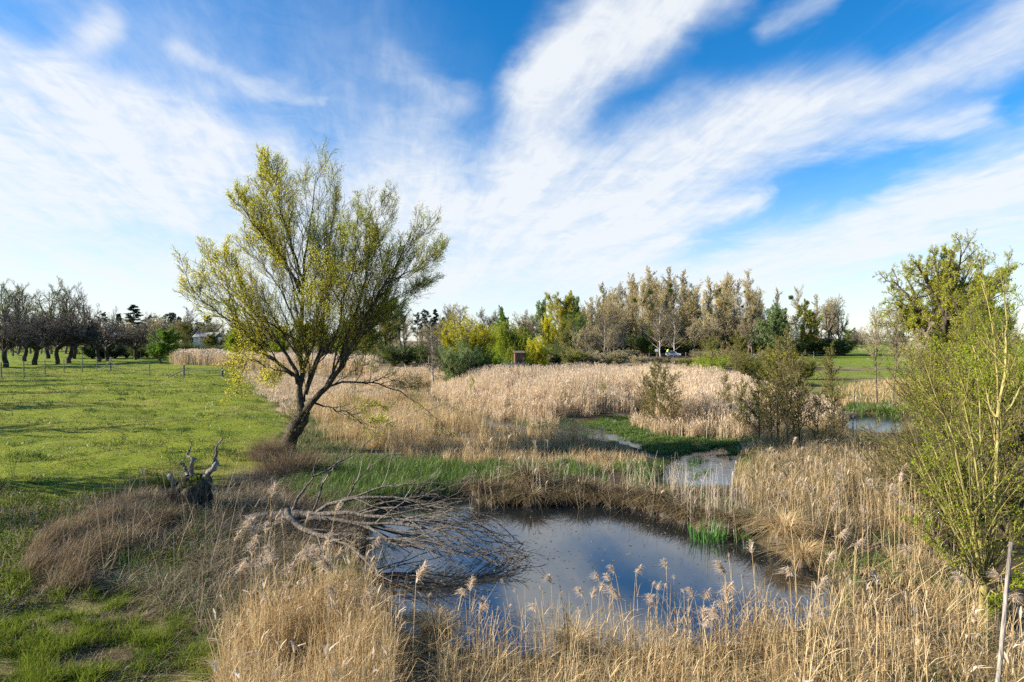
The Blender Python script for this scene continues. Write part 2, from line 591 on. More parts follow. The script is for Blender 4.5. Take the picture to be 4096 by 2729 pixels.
def hz(x, y):
    x, y = np.asarray(x, float), np.asarray(y, float)
    h = 0.26 + 0.16 * (fbm(x * .22 + 40, y * .22 + 40, 1, 4) - .5) + 0.10 * (fbm(x * 1.3, y * 1.3, 2, 3) - .5)
    md = smooth(pdist(MEADOW, x, y), -1.5, 4.0)
    h = h + md * .13 * (fbm(x * 2.3, y * 2.3, 14, 3) - .5)
    h = h + md * (.34 * (fbm(x * .75, y * .75, 12, 4) - .5) + .30 * (fbm(x * .22, y * .3, 13, 3) - .5))
    h = h + md * (0.22 + 0.012 * np.clip(y - 15, 0, 60) * 0.4)
    lw = smooth(pdist(LAWN, x, y), -.8, 1.5)
    h = h + lw * 0.12
    h = h + 0.12 * np.exp(-(((x + 7.6) / 2.6) ** 2 + ((y - 15.2) / 1.7) ** 2)) + 0.42 * np.exp(-(((x + 9.3) / 2.2) ** 2 + ((y - 13.0) / 1.8) ** 2))
    ms = smooth(pdist(MARSH, x, y), -.6, .6)
    mh = 0.12 * (fbm(x * .9 + 9, y * .9 + 3, 3, 4) - .50)
    h = h * (1 - ms) + mh * ms
    bk = smooth(pdist(BANKZ, x, y), -.6, .6)
    h = h * (1 - bk) + bk * np.minimum(h, .13)
    for p in POOLS:
        w = smooth(pdist(p, x, y), -.35, .5)
        h = h * (1 - w) + (-0.10 + .12 * (fbm(x * 1.6, y * 1.6, 4, 3) - .3)) * w
    for p, e in ((POND, .28), (FARPOOL, .4), (CHANNEL, .4), (DITCH, .4)):
        w = smooth(pdist(p, x, y), -e, e)
        h = h * (1 - w) + (-0.45) * w
    far = smooth(y, 85, 150)
    h = h + far * 0.25
    u = x / np.maximum(y, 1)
    h = h + smooth(u, .55, .95) * smooth(y, 160, 420) * 5.6 + smooth(y, 500, 1500) * 4.0
    return h


def sspace(lo, hi, n, c, a):
    s = np.linspace(math.asinh((lo - c) / a), math.asinh((hi - c) / a), n)
    return c + a * np.sinh(s)


gxs = sspace(-2600, 2600, 620, 0, 9.0)
gys = sspace(-60, 3600, 620, 13, 7.0)
GX, GY = np.meshgrid(gxs, gys, indexing='ij')
GZ = hz(GX, GY)
idx = np.arange(GX.size).reshape(GX.shape)
F = np.stack([idx[:-1, :-1], idx[1:, :-1], idx[1:, 1:], idx[:-1, 1:]], -1).reshape(-1, 4)
mb = MB()
mb.add(np.stack([GX, GY, GZ], -1), F, 0.5, 0, True)

gm = bpy.data.materials.new('meadow and marsh ground')
gm.use_nodes = True
t = gm.node_tree
pb = t.nodes['Principled BSDF']
pb.inputs['Roughness'].default_value = 0.95
pb.inputs['Specular IOR Level'].default_value = 0.1
tcn = t.nodes.new('ShaderNodeTexCoord')


def gnoise(scale, detail, rough=.6, dist=0.):
    n = t.nodes.new('ShaderNodeTexNoise')
    n.inputs['Scale'].default_value = scale; n.inputs['Detail'].default_value = detail
    n.inputs['Roughness'].default_value = rough; n.inputs['Distortion'].default_value = dist
    t.links.new(tcn.outputs['Object'], n.inputs['Vector'])
    return n.outputs[0]


def gramp(v, stops):
    r_ = t.nodes.new('ShaderNodeValToRGB')
    e = r_.color_ramp.elements
    while len(e) < len(stops):
        e.new(.5)
    for i, (p, c) in enumerate(stops):
        e[i].position = p; e[i].color = rgba(c)
    t.links.new(v, r_.inputs[0])
    return r_.outputs[0]


def gmix(f, a, b):
    n = t.nodes.new('ShaderNodeMix'); n.data_type = 'RGBA'
    if isinstance(f, float):
        n.inputs[0].default_value = f
    else:
        t.links.new(f, n.inputs[0])
    t.links.new(a, n.inputs[6]); t.links.new(b, n.inputs[7])
    return n.outputs[2]


def gattr(name):
    n = t.nodes.new('ShaderNodeAttribute'); n.attribute_name = name
    return n.outputs['Fac']


n_big, n_mid, n_fine, n_hair = gnoise(.16, 4, .6, .5), gnoise(.9, 6, .65, .3), gnoise(6, 6, .7), gnoise(42, 3, .7)
g1 = gramp(n_mid, [(.32, (.040, .070, .008)), (.44, (.13, .175, .014)), (.56, (.26, .27, .024)), (.68, (.17, .13, .045))])
g2 = gramp(n_fine, [(.33, (.06, .075, .012)), (.5, (.18, .215, .018)), (.68, (.30, .31, .045))])
grass_c = gmix(.55, g1, g2)
g3 = gramp(n_big, [(.34, (.055, .095, .010)), (.48, (.16, .21, .016)), (.60, (.24, .22, .05)), (.70, (.13, .10, .04))])
grass_c = gmix(.42, grass_c, g3)
mud_c = gmix(.5, gramp(n_mid, [(.35, (.022, .018, .011)), (.65, (.075, .058, .034))]), gramp(n_fine, [(.35, (.03, .025, .015)), (.68, (.13, .10, .06))]))
straw_c = gmix(.6, gramp(n_fine, [(.3, (.10, .07, .037)), (.5, (.24, .18, .10)), (.7, (.40, .31, .18))]), gramp(n_hair, [(.3, (.09, .065, .035)), (.7, (.36, .28, .17))]))
field_c = gmix(.5, gramp(n_big, [(.35, (.07, .15, .015)), (.55, (.11, .19, .02)), (.68, (.21, .20, .06))]), g1)
c = gmix(gattr('m_straw'), mud_c, straw_c)
c = gmix(gattr('m_grass'), c, grass_c)
c = gmix(gattr('m_field'), c, field_c)
t.links.new(c, pb.inputs['Base Color'])
ad = t.nodes.new('ShaderNodeMath'); ad.operation = 'ADD'
t.links.new(n_fine, ad.inputs[0])
m2 = t.nodes.new('ShaderNodeMath'); m2.operation = 'MULTIPLY'; m2.inputs[1].default_value = .5
t.links.new(n_hair, m2.inputs[0]); t.links.new(m2.outputs[0], ad.inputs[1])
bmp = t.nodes.new('ShaderNodeBump'); bmp.inputs['Strength'].default_value = .9; bmp.inputs['Distance'].default_value = .10
t.links.new(ad.outputs[0], bmp.inputs['Height']); t.links.new(bmp.outputs[0], pb.inputs['Normal'])

gme = mb.mesh('ground', [gm])
wob = 1.6 * (fbm(GX * .5, GY * .5, 7, 4) - .5)
wobs = .6 * (fbm(GX * 1.1, GY * 1.1, 8, 4) - .5)
m_grass = np.maximum(smooth(pdist(MEADOW, GX, GY) + wob, -.4, .7), smooth(pdist(LAWN, GX, GY) + wobs, -.3, .5) * (.05 + .55 * smooth(fbm(GX * 1.2, GY * 1.2, 9, 3), .38, .6)))  # LAWN mask kept low: dark mud showing through stands in for shade
m_straw = smooth(fbm(GX * .35 + 5, GY * .35, 10, 4) + (GY > 22) * .08, .40, .62) * smooth(GZ, .06, .2)
m_field = smooth(GY - 45 * smooth(GX / np.maximum(GY, 1), .50, .62) , 88 - 45, 108 - 45) * 0 + np.maximum(smooth(GY, 88, 108), smooth(GY, 44, 56) * smooth(GX / np.maximum(GY, 1), .46, .54)) * smooth(fbm(GX * .02, GY * .03, 11, 3), .2, .35)
uu = GX / np.maximum(GY, 1)
m_field = m_field * np.maximum(smooth(uu, .38, .46), smooth(-uu, .42, .50))
m_grass = np.maximum(m_grass, smooth(pdist(MARSH, GX, GY), -.5, .4) * smooth(GZ, -.02, .03) * .45)
for nm, v in (('m_grass', m_grass), ('m_straw', m_straw), ('m_field', m_field)):
    a_ = gme.attributes.new(nm, 'FLOAT', 'POINT')
    a_.data.foreach_set('value', np.clip(v, 0, 1).astype(np.float32).ravel())
ground = link('ground', gme)
tag(ground, 'open ground of green pasture, dead straw and dark marsh mud', 'ground', kind='structure')

# ------------------------------------------------------------------ water


def water_mat(name, deep, bump, scale, ior):
    m = bpy.data.materials.new(name)
    m.use_nodes = True
    t_ = m.node_tree
    b = t_.nodes['Principled BSDF']
    b.inputs['Base Color'].default_value = rgba(deep)
    b.inputs['Roughness'].default_value = .03 if bump < .5 else .12
    b.inputs['IOR'].default_value = ior
    tc_ = t_.nodes.new('ShaderNodeTexCoord')
    n = t_.nodes.new('ShaderNodeTexNoise'); n.inputs['Scale'].default_value = scale; n.inputs['Detail'].default_value = 4
    t_.links.new(tc_.outputs['Object'], n.inputs['Vector'])
    bp = t_.nodes.new('ShaderNodeBump'); bp.inputs['Strength'].default_value = bump; bp.inputs['Distance'].default_value = .01 if bump < .5 else .03
    t_.links.new(n.outputs[0], bp.inputs['Height']); t_.links.new(bp.outputs[0], b.inputs['Normal'])
    return m


WM = water_mat('still pond water', (.012, .015, .016), .02, 4.0, 2.9)
WM2 = water_mat('rippled marsh water', (.03, .034, .036), .55, 5.0, 4.6)


def sheet(name, poly, grow, mat, label, z=0.0):
    c0 = poly.mean(0)
    out = []
    for p in poly:
        d = p - c0
        out.append(p + d / max(np.linalg.norm(d), .01) * grow)
    n = len(out)
    me = bpy.data.meshes.new(name)
    me.from_pydata([(p[0], p[1], z) for p in out], [], [tuple(range(n))])
    me.materials.append(mat)
    if me.polygons[0].normal.z < 0:
        me.flip_normals()
    o = link(name, me)
    return tag(o, label, 'water', kind='structure')


sheet('pond_water', POND, .7, WM, 'dark still pond reflecting the cloudy sky')
sheet('marsh_water', np.array([(-7.0, 19.6), (6.2, 19.0), (9.6, 19.6), (11.5, 30.0), (4.0, 40.0), (-9.0, 40.0)]), 0, WM2, 'shallow bright marsh water broken by green weed', -.006)
sheet('far_pool', FARPOOL, .8, WM2, 'small pale pool behind the reeds beside a thin leaning stick')
sheet('ditch_channel', CHANNEL, .5, WM, 'narrow strip of water between reeds and the multi-stemmed willow')
sheet('ditch_water', DITCH, .5, WM, 'dark ditch water behind the grey wooden pole')


# ------------------------------------------------------------------ scattering
def scat(poly, n, rng, k=0.0, thr=None, sc=.6, seed=50):
    """points inside a plan polygon, thinning with distance by 1/D^k"""
    lo, hi = poly.min(0), poly.max(0)
    X = []
    tot = 0
    while tot < n:
        p = lo + rng.random((max(n * 2, 2000), 2)) * (hi - lo)
        m = inside(poly, p[:, 0], p[:, 1])
        if k:
            m &= rng.random(len(p)) < (max(lo[1], 7.0) / np.maximum(p[:, 1], max(lo[1], 7.0))) ** k
        if thr is not None:
            m &= fbm(p[:, 0] * sc, p[:, 1] * sc, seed, 4) + .12 * (rng.random(len(p)) - .5) > thr
        p = p[m]
        X.append(p); tot += len(p)
        if len(X) > 400:
            break
    p = np.concatenate(X)[:n]
    q = np.minimum(p[:, 1:2] * .035, 1.6)
    p = p + q * 2 * (np.column_stack([fbm(p[:, 0] * .9, p[:, 1] * .9, 90, 3), fbm(p[:, 0] * .9, p[:, 1] * .9, 91, 3)]) - .5)
    return np.column_stack([p, hz(p[:, 0], p[:, 1])])


def dry(p, lim=0.0):
    return p[p[:, 2] > lim]


def reeds(mb, p, rng, h, w, lean=.06, plume=.6, mats=(0, 1), leaf=2, plume_len=.24, plume_w=.05, az0=None, r=None):
    """reed stalks with strap leaves and feathery tops; mats = (stalk, plume)"""
    N = len(p)
    hh = h[0] + (h[1] - h[0]) * rng.random(N) ** (.8 if np.isscalar(h[0]) else 1.0)
    a = rng.random(N) * 6.283 if az0 is None else az0 + rng.normal(0, .9, N)
    ln = np.abs(rng.normal(0, lean, N)) + .01
    rr = rng.random(N) if r is None else r
    P = blades(mb, p, hh, w, a, ln, np.abs(rng.normal(0, .04, N)), 4, rr, mats[0], rng, .45)
    for q in range(leaf):
        f = rng.uniform(.25, .85, N)
        i = np.minimum((f * 4).astype(int), 3)
        b = P[np.arange(N), i] + (P[np.arange(N), i + 1] - P[np.arange(N), i]) * (f * 4 - i)[:, None]
        blades(mb, b, rng.uniform(.22, .5, N), w * 1.0, rng.random(N) * 6.283, rng.uniform(.3, .85, N), rng.uniform(.1, .7, N), 2, np.clip(rr + rng.normal(0, .2, N), 0, 1), mats[0], rng)
    m = rng.random(N) < plume
    if m.any():
        tip = P[m][:, -1]
        for q in range(2):
            blades(mb, tip - [0, 0, .06], plume_len * rng.uniform(.7, 1.2, m.sum()), plume_w, a[m] + rng.normal(0, .8, m.sum()), rng.uniform(.1, .5, m.sum()), rng.uniform(.1, .6, m.sum()), 2, rng.random(m.sum()), mats[1], rng, .7, .4)
    return P


def stuff(mb, name, mats, label, cat):
    return tag(mb.build(name, mats), label, cat, kind='stuff')


# main reed bed -------------------------------------------------
BED = gpoly([(985, 895), (1010, 918), (1040, 938), (1110, 955), (1180, 966), (1260, 975), (1340, 966), (1420, 955), (1472, 942), (1484, 990), (1560, 1000), (1650, 1008), (1710, 1010),
             (1760, 985), (1900, 985), (1935, 970), (1900, 938), (1760, 905), (1640, 888), (1560, 880), (1400, 877), (1240, 877), (1100, 880), (960, 882), (860, 878), (820, 888), (880, 905)], .12)
rng = rg(11)
mb = MB()
def bed_h(p):
    """height of the reeds: lower towards the ragged edge, rolling inside"""
    e = pdist(BED, p[:, 0], p[:, 1]) + 2.2 * (fbm(p[:, 0] * .5, p[:, 1] * .5, 31, 4) - .5)
    return (.36 + .64 * smooth(e, -.6, 5.2)) * (.62 + .62 * fbm(p[:, 0] * .16, p[:, 1] * .16, 32, 4)) * (1 + .16 * (fbm(p[:, 0] * 1.1, p[:, 1] * 1.1, 33, 3) - .5))


p = dry(scat(BED, 64000, rng, .55, .30, .35), -.08)
ed = pdist(BED, p[:, 0], p[:, 1])
p = p[rng.random(len(p)) < .30 + .70 * smooth(ed + 2.5 * (fbm(p[:, 0] * .6, p[:, 1] * .6, 34, 3) - .5), -.5, 3.0)]
tone = np.clip(.75 * fbm(p[:, 0] * .25, p[:, 1] * .25, 35, 4) + .6 * (rng.random(len(p)) - .5) + .15, 0, 1)
hb = bed_h(p)
reeds(mb, p, rng, (1.5 * hb, 2.5 * hb), .019, .075, .55, (0, 1), 2, .22, .032, r=tone)
pf = dry(scat(BED, 60000, rng, 1.2), -.08)
pf = pf[pdist(BED, pf[:, 0], pf[:, 1]) < 2.6][:17000]
hb = bed_h(pf)
reeds(mb, pf[:9000], rng, (.9 * hb[:9000], 2.3 * hb[:9000]), .016, .15, .2, (0, 1), 2, .2, .03)
blades(mb, pf, rng.uniform(.25, .8, len(pf)), .014, rng.random(len(pf)) * 6.283, rng.uniform(.1, .85, len(pf)), rng.uniform(0, .6, len(pf)), 3, rng.random(len(pf)), 0, rng)
stuff(mb, 'reed_bed', [MT['straw_pale'], MT['plume']], 'wide bed of tall pale dry reeds beyond the marsh', 'reeds')

mb = MB()
FARBED = np.array([at(400, 100), at(560, 96), at(700, 84), at(860, 74), at(860, 92), at(560, 122), at(405, 122)])
p = scat(FARBED, 15000, rng, 0, .33, .2)
reeds(mb, p, rng, (1.1, 2.5), .035, .05, .9, (0, 1), 1, .3, .10)
stuff(mb, 'reed_strip', [MT['straw_pale'], MT['plume']], 'far strip of pinkish reeds beyond the meadow gate', 'reeds')

# ------------------------------------------------------------------ middle ground: dead grass and green marsh growth
rng = rg(21)
MIDDRY = gpoly([(720, 930), (800, 915), (960, 915), (1040, 945), (1120, 985), (1300, 1005), (1440, 1030), (1510, 1050), (1505, 1085), (1380, 1085), (1250, 1070), (1080, 1075),
                (980, 1062), (860, 1040), (760, 1020), (715, 990)], .25)
mb = MB()
p = dry(scat(MIDDRY, 36000, rng, .6, .36, .5), .02)
p = p[pdist(MARSH, p[:, 0], p[:, 1]) < -.25]
far = smooth(p[:, 1], 19, 27)
blades(mb, p, rng.uniform(.2, .62, len(p)) * (1 - .5 * smooth(pdist(MARSH, p[:, 0], p[:, 1]), -2.5, 0)), .013, rng.random(len(p)) * 6.283, rng.uniform(.02, .45, len(p)), rng.uniform(0, .45, len(p)), 3, rng.random(len(p)), 0, rng)
p2 = dry(scat(MIDDRY, 5200, rng, .6, .5, .4, 51), .02)
p2 = p2[pdist(MARSH, p2[:, 0], p2[:, 1]) < -1.8]
reeds(mb, p2, rng, (.6, 1.15), .012, .14, .15, (0, 1), 2, .2, .04)
BEHIND = gpoly([(548, 852), (640, 856), (830, 872), (900, 900), (1000, 922), (960, 918), (800, 915), (715, 960), (668, 950), (600, 905)], .4)
p = scat(BEHIND, 22000, rng, .8)
blades(mb, p, rng.uniform(.12, .42, len(p)), .026, rng.random(len(p)) * 6.283, rng.uniform(.02, .5, len(p)), rng.uniform(0, .5, len(p)), 2, rng.random(len(p)), 2, rng)
FARR = gpoly([(1900, 935), (1960, 880), (2100, 870), (2500, 880), (2700, 960), (2300, 1010), (2120, 1000), (2080, 940), (1985, 945)], .4)
p = scat(FARR, 22000, rng, .5, .42, .25)
blades(mb, p, rng.uniform(.25, .8, len(p)), .03, rng.random(len(p)) * 6.283, rng.uniform(.02, .5, len(p)), rng.uniform(0, .5, len(p)), 2, rng.random(len(p)), 0, rng)
stuff(mb, 'dead_grass', [MT['straw'], MT['plume'], MT['straw_pale']], 'matted tan dead grass between the leaning willow and the marsh', 'grass')

mb = MB()
GREENBAND = gpoly([(700, 1095), (800, 1075), (940, 1068), (1080, 1072), (1250, 1070), (1400, 1082), (1520, 1058), (1560, 1040), (1520, 1090), (1470, 1105), (1380, 1112), (1200, 1108), (1085, 1118),
                   (1080, 1140), (960, 1150), (870, 1165), (800, 1180), (700, 1160), (640, 1130)], .25)
p = dry(scat(GREENBAND, 26000, rng, .3, .34, .9), .0)
blades(mb, p, rng.uniform(.22, .55, len(p)), .011, rng.random(len(p)) * 6.283, rng.uniform(.02, .4, len(p)), rng.uniform(0, .5, len(p)), 3, rng.random(len(p)), 0, rng)
p = dry(scat(MARSH, 30000, rng, .3, .47, 1.1), -.012)
p = p[np.max([pdist(q_, p[:, 0], p[:, 1]) for q_ in POOLS], 0) < .05]
blades(mb, p, rng.uniform(.07, .20, len(p)), .016, rng.random(len(p)) * 6.283, rng.uniform(.02, .5, len(p)), rng.uniform(0, .6, len(p)), 3, rng.random(len(p)), 0, rng)
ISLE = gpoly([(1350, 975), (1440, 965), (1500, 990), (1560, 1005), (1720, 1010), (1700, 1045), (1640, 1022), (1560, 1050), (1480, 1020), (1420, 1000)], .05)
p = dry(scat(ISLE, 20000, rng, .2, .36, 1.4), -.08)
blades(mb, p, rng.uniform(.08, .22, len(p)), .018, rng.random(len(p)) * 6.283, rng.uniform(.02, .5, len(p)), rng.uniform(0, .6, len(p)), 3, rng.random(len(p)), 0, rng)
FARGREEN = gpoly([(1960, 950), (2000, 935), (2080, 925), (2130, 945), (2080, 962), (1985, 962)], .1)
p = scat(FARGREEN, 9000, rng)
blades(mb, p, rng.uniform(.2, .5, len(p)), .03, rng.random(len(p)) * 6.283, rng.uniform(.02, .4, len(p)), rng.uniform(0, .5, len(p)), 2, rng.random(len(p)), 0, rng)
for q_ in POOLS:
    p = scat(q_, 2600, rng, 0, .60, 1.5, 57)
    p[:, 2] = np.maximum(p[:, 2], -.05)
    blades(mb, p, rng.uniform(.05, .18, len(p)), .016, rng.random(len(p)) * 6.283, rng.uniform(.02, .6, len(p)), rng.uniform(0, .6, len(p)), 3, rng.random(len(p)), 0, rng)
stuff(mb, 'marsh_grass', [MT['grass']], 'fresh green marsh grass growing in and around the shallow water', 'grass')

# bank between pond and marsh ------------------------------------
mb = MB()
BANK = gpoly([(1085, 1122), (1200, 1112), (1400, 1115), (1520, 1112), (1640, 1128), (1740, 1165), (1780, 1250), (1720, 1228), (1600, 1215), (1560, 1186), (1480, 1164), (1400, 1154), (1250, 1150), (1095, 1152)], .25)
p = scat(BANK, 5200, rng, 0, .46, 1.6)
blades(mb, p, rng.uniform(.08, .30, len(p)) * (1 - .3 * smooth(p[:, 0], 4.5, 6.5)), .010, rng.random(len(p)) * 6.283, rng.uniform(.05, .6, len(p)), rng.uniform(.1, .9, len(p)), 4, rng.random(len(p)), 0, rng)
p = scat(BANK, 480, rng)
reeds(mb, p, rng, (.4, 1.35), .007, .16, .08, (1, 1), 1, .14, .03)
p = scat(BANK, 2600, rng, 0, .52, 1.2, 62)
blades(mb, p, rng.uniform(.1, .34, len(p)), .011, rng.random(len(p)) * 6.283, rng.uniform(.05, .5, len(p)), rng.uniform(0, .6, len(p)), 3, rng.random(len(p)), 2, rng)
stuff(mb, 'bank_sedge', [MT['sedge'], MT['plume'], MT['grass']], 'brown sedge and dead stems along the far bank of the pond', 'sedge')

# right-hand reeds ------------------------------------------------
mb = MB()
RIGHT = gpoly([(1700, 1010), (1800, 985), (1930, 985), (1945, 1005), (2060, 1010), (2090, 1060), (2110, 1180), (2200, 1300), (2280, 1400), (2330, 1520), (2500, 1700), (2500, 2300), (1850, 2300), (1740, 1560),
               (1800, 1470), (1900, 1420), (1905, 1360), (1890, 1330), (1830, 1290), (1770, 1250), (1760, 1180), (1690, 1120), (1700, 1060)], .25)
def right_h(p):
    far_ = smooth(p[:, 1], 15, 24)
    near_ = 1 - smooth(-pdist(POND, p[:, 0], p[:, 1]), .2, 2.4)
    mz = 1 - smooth(np.min([-pdist(MARSH, p[:, 0], p[:, 1]), -pdist(FARPOOL, p[:, 0], p[:, 1])], 0), .2, 3.0)
    return (1 - .45 * far_) * (1 - .5 * near_) * (1 - .35 * mz) * (.7 + .6 * fbm(p[:, 0] * .5, p[:, 1] * .5, 36, 3))


p = dry(scat(RIGHT, 3600, rng, .5, .47, .7), .0)
hb = right_h(p)
reeds(mb, p, rng, (.5 * hb, 1.55 * hb), .009, .16, .10, (0, 1), 3, .16, .035)
p = dry(scat(RIGHT, 900, rng, .5), .0)
blades(mb, p + [0, 0, .12], rng.uniform(.6, 1.3, len(p)), .010, rng.random(len(p)) * 6.283, rng.uniform(.75, .97, len(p)), rng.uniform(0, .2, len(p)), 4, rng.uniform(.4, 1, len(p)), 0, rng)
p = dry(scat(RIGHT, 29000, rng, .5, .45, .9), .0)
blades(mb, p, rng.uniform(.15, .6, len(p)) * right_h(p), .010, rng.random(len(p)) * 6.283, rng.uniform(.1, .8, len(p)), rng.uniform(0, .7, len(p)), 4, rng.random(len(p)), 0, rng)
stuff(mb, 'golden_reeds', [MT['straw'], MT['plume']], 'golden dry reeds and litter between the pond and the multi-stemmed willow', 'reeds')

mb = MB()
p = dry(scat(gpoly([(1690, 1120), (1800, 1060), (1960, 1050), (2060, 1090), (2090, 1200), (1990, 1260), (1850, 1240), (1760, 1200)], .25), 1900, rng, .3, .42, .8), .0)
reeds(mb, p, rng, (.4, 1.0), .008, .16, .03, (0, 0), 2)
p = dry(scat(RIGHT, 16000, rng, .4, .40, 1.2, 78), .0)
blades(mb, p, rng.uniform(.12, .5, len(p)) * right_h(p), .010, rng.random(len(p)) * 6.283, rng.uniform(.1, .9, len(p)), rng.uniform(0, .8, len(p)), 4, rng.random(len(p)) * .8, 0, rng)
p = dry(scat(RIGHT, 19000, rng, .4, .52, .9, 77), .0)
blades(mb, p, rng.uniform(.15, .42, len(p)), .010, rng.random(len(p)) * 6.283, rng.uniform(.05, .5, len(p)), rng.uniform(0, .6, len(p)), 3, rng.random(len(p)), 1, rng)
stuff(mb, 'brown_stems', [MT['straw_dull'], MT['grass']], 'dull brown stems with green undergrowth right of the marsh water', 'reeds')

# near bank --------------------------------------------------------
mb = MB()
NB = gpoly([(820, 1500), (1000, 1515), (1150, 1535), (1300, 1528), (1500, 1515), (1720, 1480), (1830, 1440), (1830, 1560), (1830, 2300), (800, 2300)], .2)
p = dry(scat(NB, 24000, rng, .8, .42, 1.4), -.1)
blades(mb, p, rng.uniform(.12, .5, len(p)), .009, rng.random(len(p)) * 6.283, rng.uniform(.1, .85, len(p)), rng.uniform(0, .9, len(p)), 4, rng.random(len(p)), 0, rng)
FRONT = gpoly([(1000, 1500), (1150, 1525), (1280, 1500), (1330, 1470), (1500, 1500), (1650, 1470), (1800, 1440), (1830, 1560), (1800, 1760), (1000, 1760)], .15)
p = scat(FRONT, 900, rng, 0, .42, 1.3)
reeds(mb, p, rng, (.3, 1.0), .008, .13, .0, (0, 1), 2)
LEFTC = gpoly([(620, 1440), (700, 1400), (800, 1385), (840, 1420), (850, 1480), (900, 1540), (900, 1800), (520, 1800), (500, 1580), (540, 1480)], .25)
p = dry(scat(LEFTC, 2300, rng, .3, .38, 1.3), -.1)
reeds(mb, p, rng, (.45, 1.35), .007, .16, .05, (0, 1), 2, .16, .03)
p = dry(scat(LEFTC, 17000, rng, .3, .3, 1.2), -.1)
blades(mb, p, rng.uniform(.15, .6, len(p)), .008, rng.random(len(p)) * 6.283, rng.uniform(.1, .8, len(p)), rng.uniform(0, .8, len(p)), 4, rng.random(len(p)), 0, rng)
for zone, n_ in ((NB, 800), (LEFTC, 380)):
    p = dry(scat(zone, n_, rng, .5), -.1)
    blades(mb, p + [0, 0, .10], rng.uniform(.5, 1.3, len(p)), .009, rng.random(len(p)) * 6.283, rng.uniform(.75, .97, len(p)), rng.uniform(0, .25, len(p)), 4, rng.uniform(.3, 1, len(p)), 0, rng)
    p = dry(scat(zone, n_ * 4, rng, .3, .50, 1.6, 55), -.1)
    blades(mb, p, rng.uniform(.1, .4, len(p)), .009, rng.random(len(p)) * 6.283, rng.uniform(.05, .6, len(p)), rng.uniform(0, .7, len(p)), 3, rng.random(len(p)), 2, rng)
    p = dry(scat(zone, n_ * 9, rng, .3, .40, 1.9, 56), -.1)
    blades(mb, p, rng.uniform(.06, .3, len(p)), .012, rng.random(len(p)) * 6.283, rng.uniform(.3, .95, len(p)), rng.uniform(.2, 1.0, len(p)), 3, rng.random(len(p)), 3, rng)
stuff(mb, 'straw_fringe', [MT['straw'], MT['plume'], MT['grass'], MT['straw_dull']], 'straw coloured reeds and bent dead grass along the near shore of the pond', 'reeds')

# tangles on the left bank ------------------------------------------
mb = MB()
TANGLE = gpoly([(200, 1240), (330, 1160), (430, 1130), (560, 1140), (640, 1180), (640, 1260), (700, 1300), (640, 1380), (560, 1460), (480, 1470), (420, 1400), (330, 1360), (220, 1330), (150, 1320)], .45)
p = scat(TANGLE, 15000, rng, .3, .46, 2.0)
blades(mb, p, rng.uniform(.25, .7, len(p)), .009, rng.random(len(p)) * 6.283, rng.uniform(.15, .9, len(p)), rng.uniform(.1, 1.0, len(p)), 4, rng.random(len(p)), 0, rng)
p = scat(gpoly([(560, 1100), (700, 1090), (760, 1130), (860, 1160), (840, 1230), (800, 1300), (640, 1320), (600, 1240)], .35), 12000, rng, .3)
blades(mb, p, rng.uniform(.25, .6, len(p)), .009, rng.random(len(p)) * 6.283, rng.uniform(.1, .8, len(p)), rng.uniform(.1, .9, len(p)), 4, rng.random(len(p)), 0, rng)
p = scat(TANGLE, 240, rng)
reeds(mb, p, rng, (.7, 1.5), .008, .25, .0, (0, 0), 1)
stuff(mb, 'tangled_grass', [MT['straw_dull']], 'grey brown tangle of dead grass below the uprooted stump', 'grass')

mb = MB()
RUST = gpoly([(70, 1290), (120, 1220), (200, 1170), (290, 1140), (370, 1130), (420, 1160), (380, 1210), (300, 1260), (220, 1310), (130, 1330)], .7)
p = scat(RUST, 7000, rng, 0, .47, 1.6)
blades(mb, p, rng.uniform(.2, .75, len(p)), .008, .6 + rng.normal(0, .8, len(p)), rng.uniform(.1, .75, len(p)), rng.uniform(0, .6, len(p)), 4, rng.random(len(p)), 0, rng)
p = scat(RUST, 6000, rng, 0, .40, 1.7, 52)
blades(mb, p, rng.uniform(.1, .5, len(p)), .008, rng.random(len(p)) * 6.283, rng.uniform(.1, .8, len(p)), rng.uniform(0, .8, len(p)), 4, rng.random(len(p)), 1, rng)
p = scat(RUST, 5000, rng, 0, .50, 1.5, 58)
blades(mb, p, rng.uniform(.08, .3, len(p)), .009, rng.random(len(p)) * 6.283, rng.uniform(.05, .6, len(p)), rng.uniform(0, .6, len(p)), 3, rng.random(len(p)), 2, rng)
p = scat(TANGLE, 7000, rng, 0, .50, 1.3, 59)
blades(mb, p, rng.uniform(.1, .4, len(p)), .009, rng.random(len(p)) * 6.283, rng.uniform(.05, .6, len(p)), rng.uniform(0, .6, len(p)), 3, rng.random(len(p)), 2, rng)
stuff(mb, 'rusty_weeds', [MT['rust'], MT['straw_dull'], MT['grass']], 'reddish brown dead weeds on the left mound', 'weeds')

# green growth bottom left and under the fallen tree ------------------
mb = MB()
p = scat(LAWN, 62000, rng, .6, .44, 2.4)
p = p[p[:, 1] > 6.5]
hh = .05 + .24 * smooth(fbm(p[:, 0] * 3.2, p[:, 1] * 3.2, 71, 4), .35, .7)
blades(mb, p, hh * rng.uniform(.4, 1.4, len(p)), .009, rng.random(len(p)) * 6.283, rng.uniform(.02, .7, len(p)), rng.uniform(0, .6, len(p)), 3, np.clip(rng.random(len(p)) * .6 + (hh - .05) * 2.5, 0, 1), 2, rng)
p = scat(LAWN, 12000, rng, .5, .48, 1.4)
blades(mb, p, rng.uniform(.05, .22, len(p)), .007, rng.random(len(p)) * 6.283, rng.uniform(.1, .9, len(p)), rng.uniform(0, .8, len(p)), 3, rng.random(len(p)), 1, rng)
SPOT = gpoly([(668, 960), (720, 930), (780, 990), (860, 1040), (980, 1062), (900, 1080), (760, 1095), (700, 1100), (640, 1060), (650, 1010)], .35)
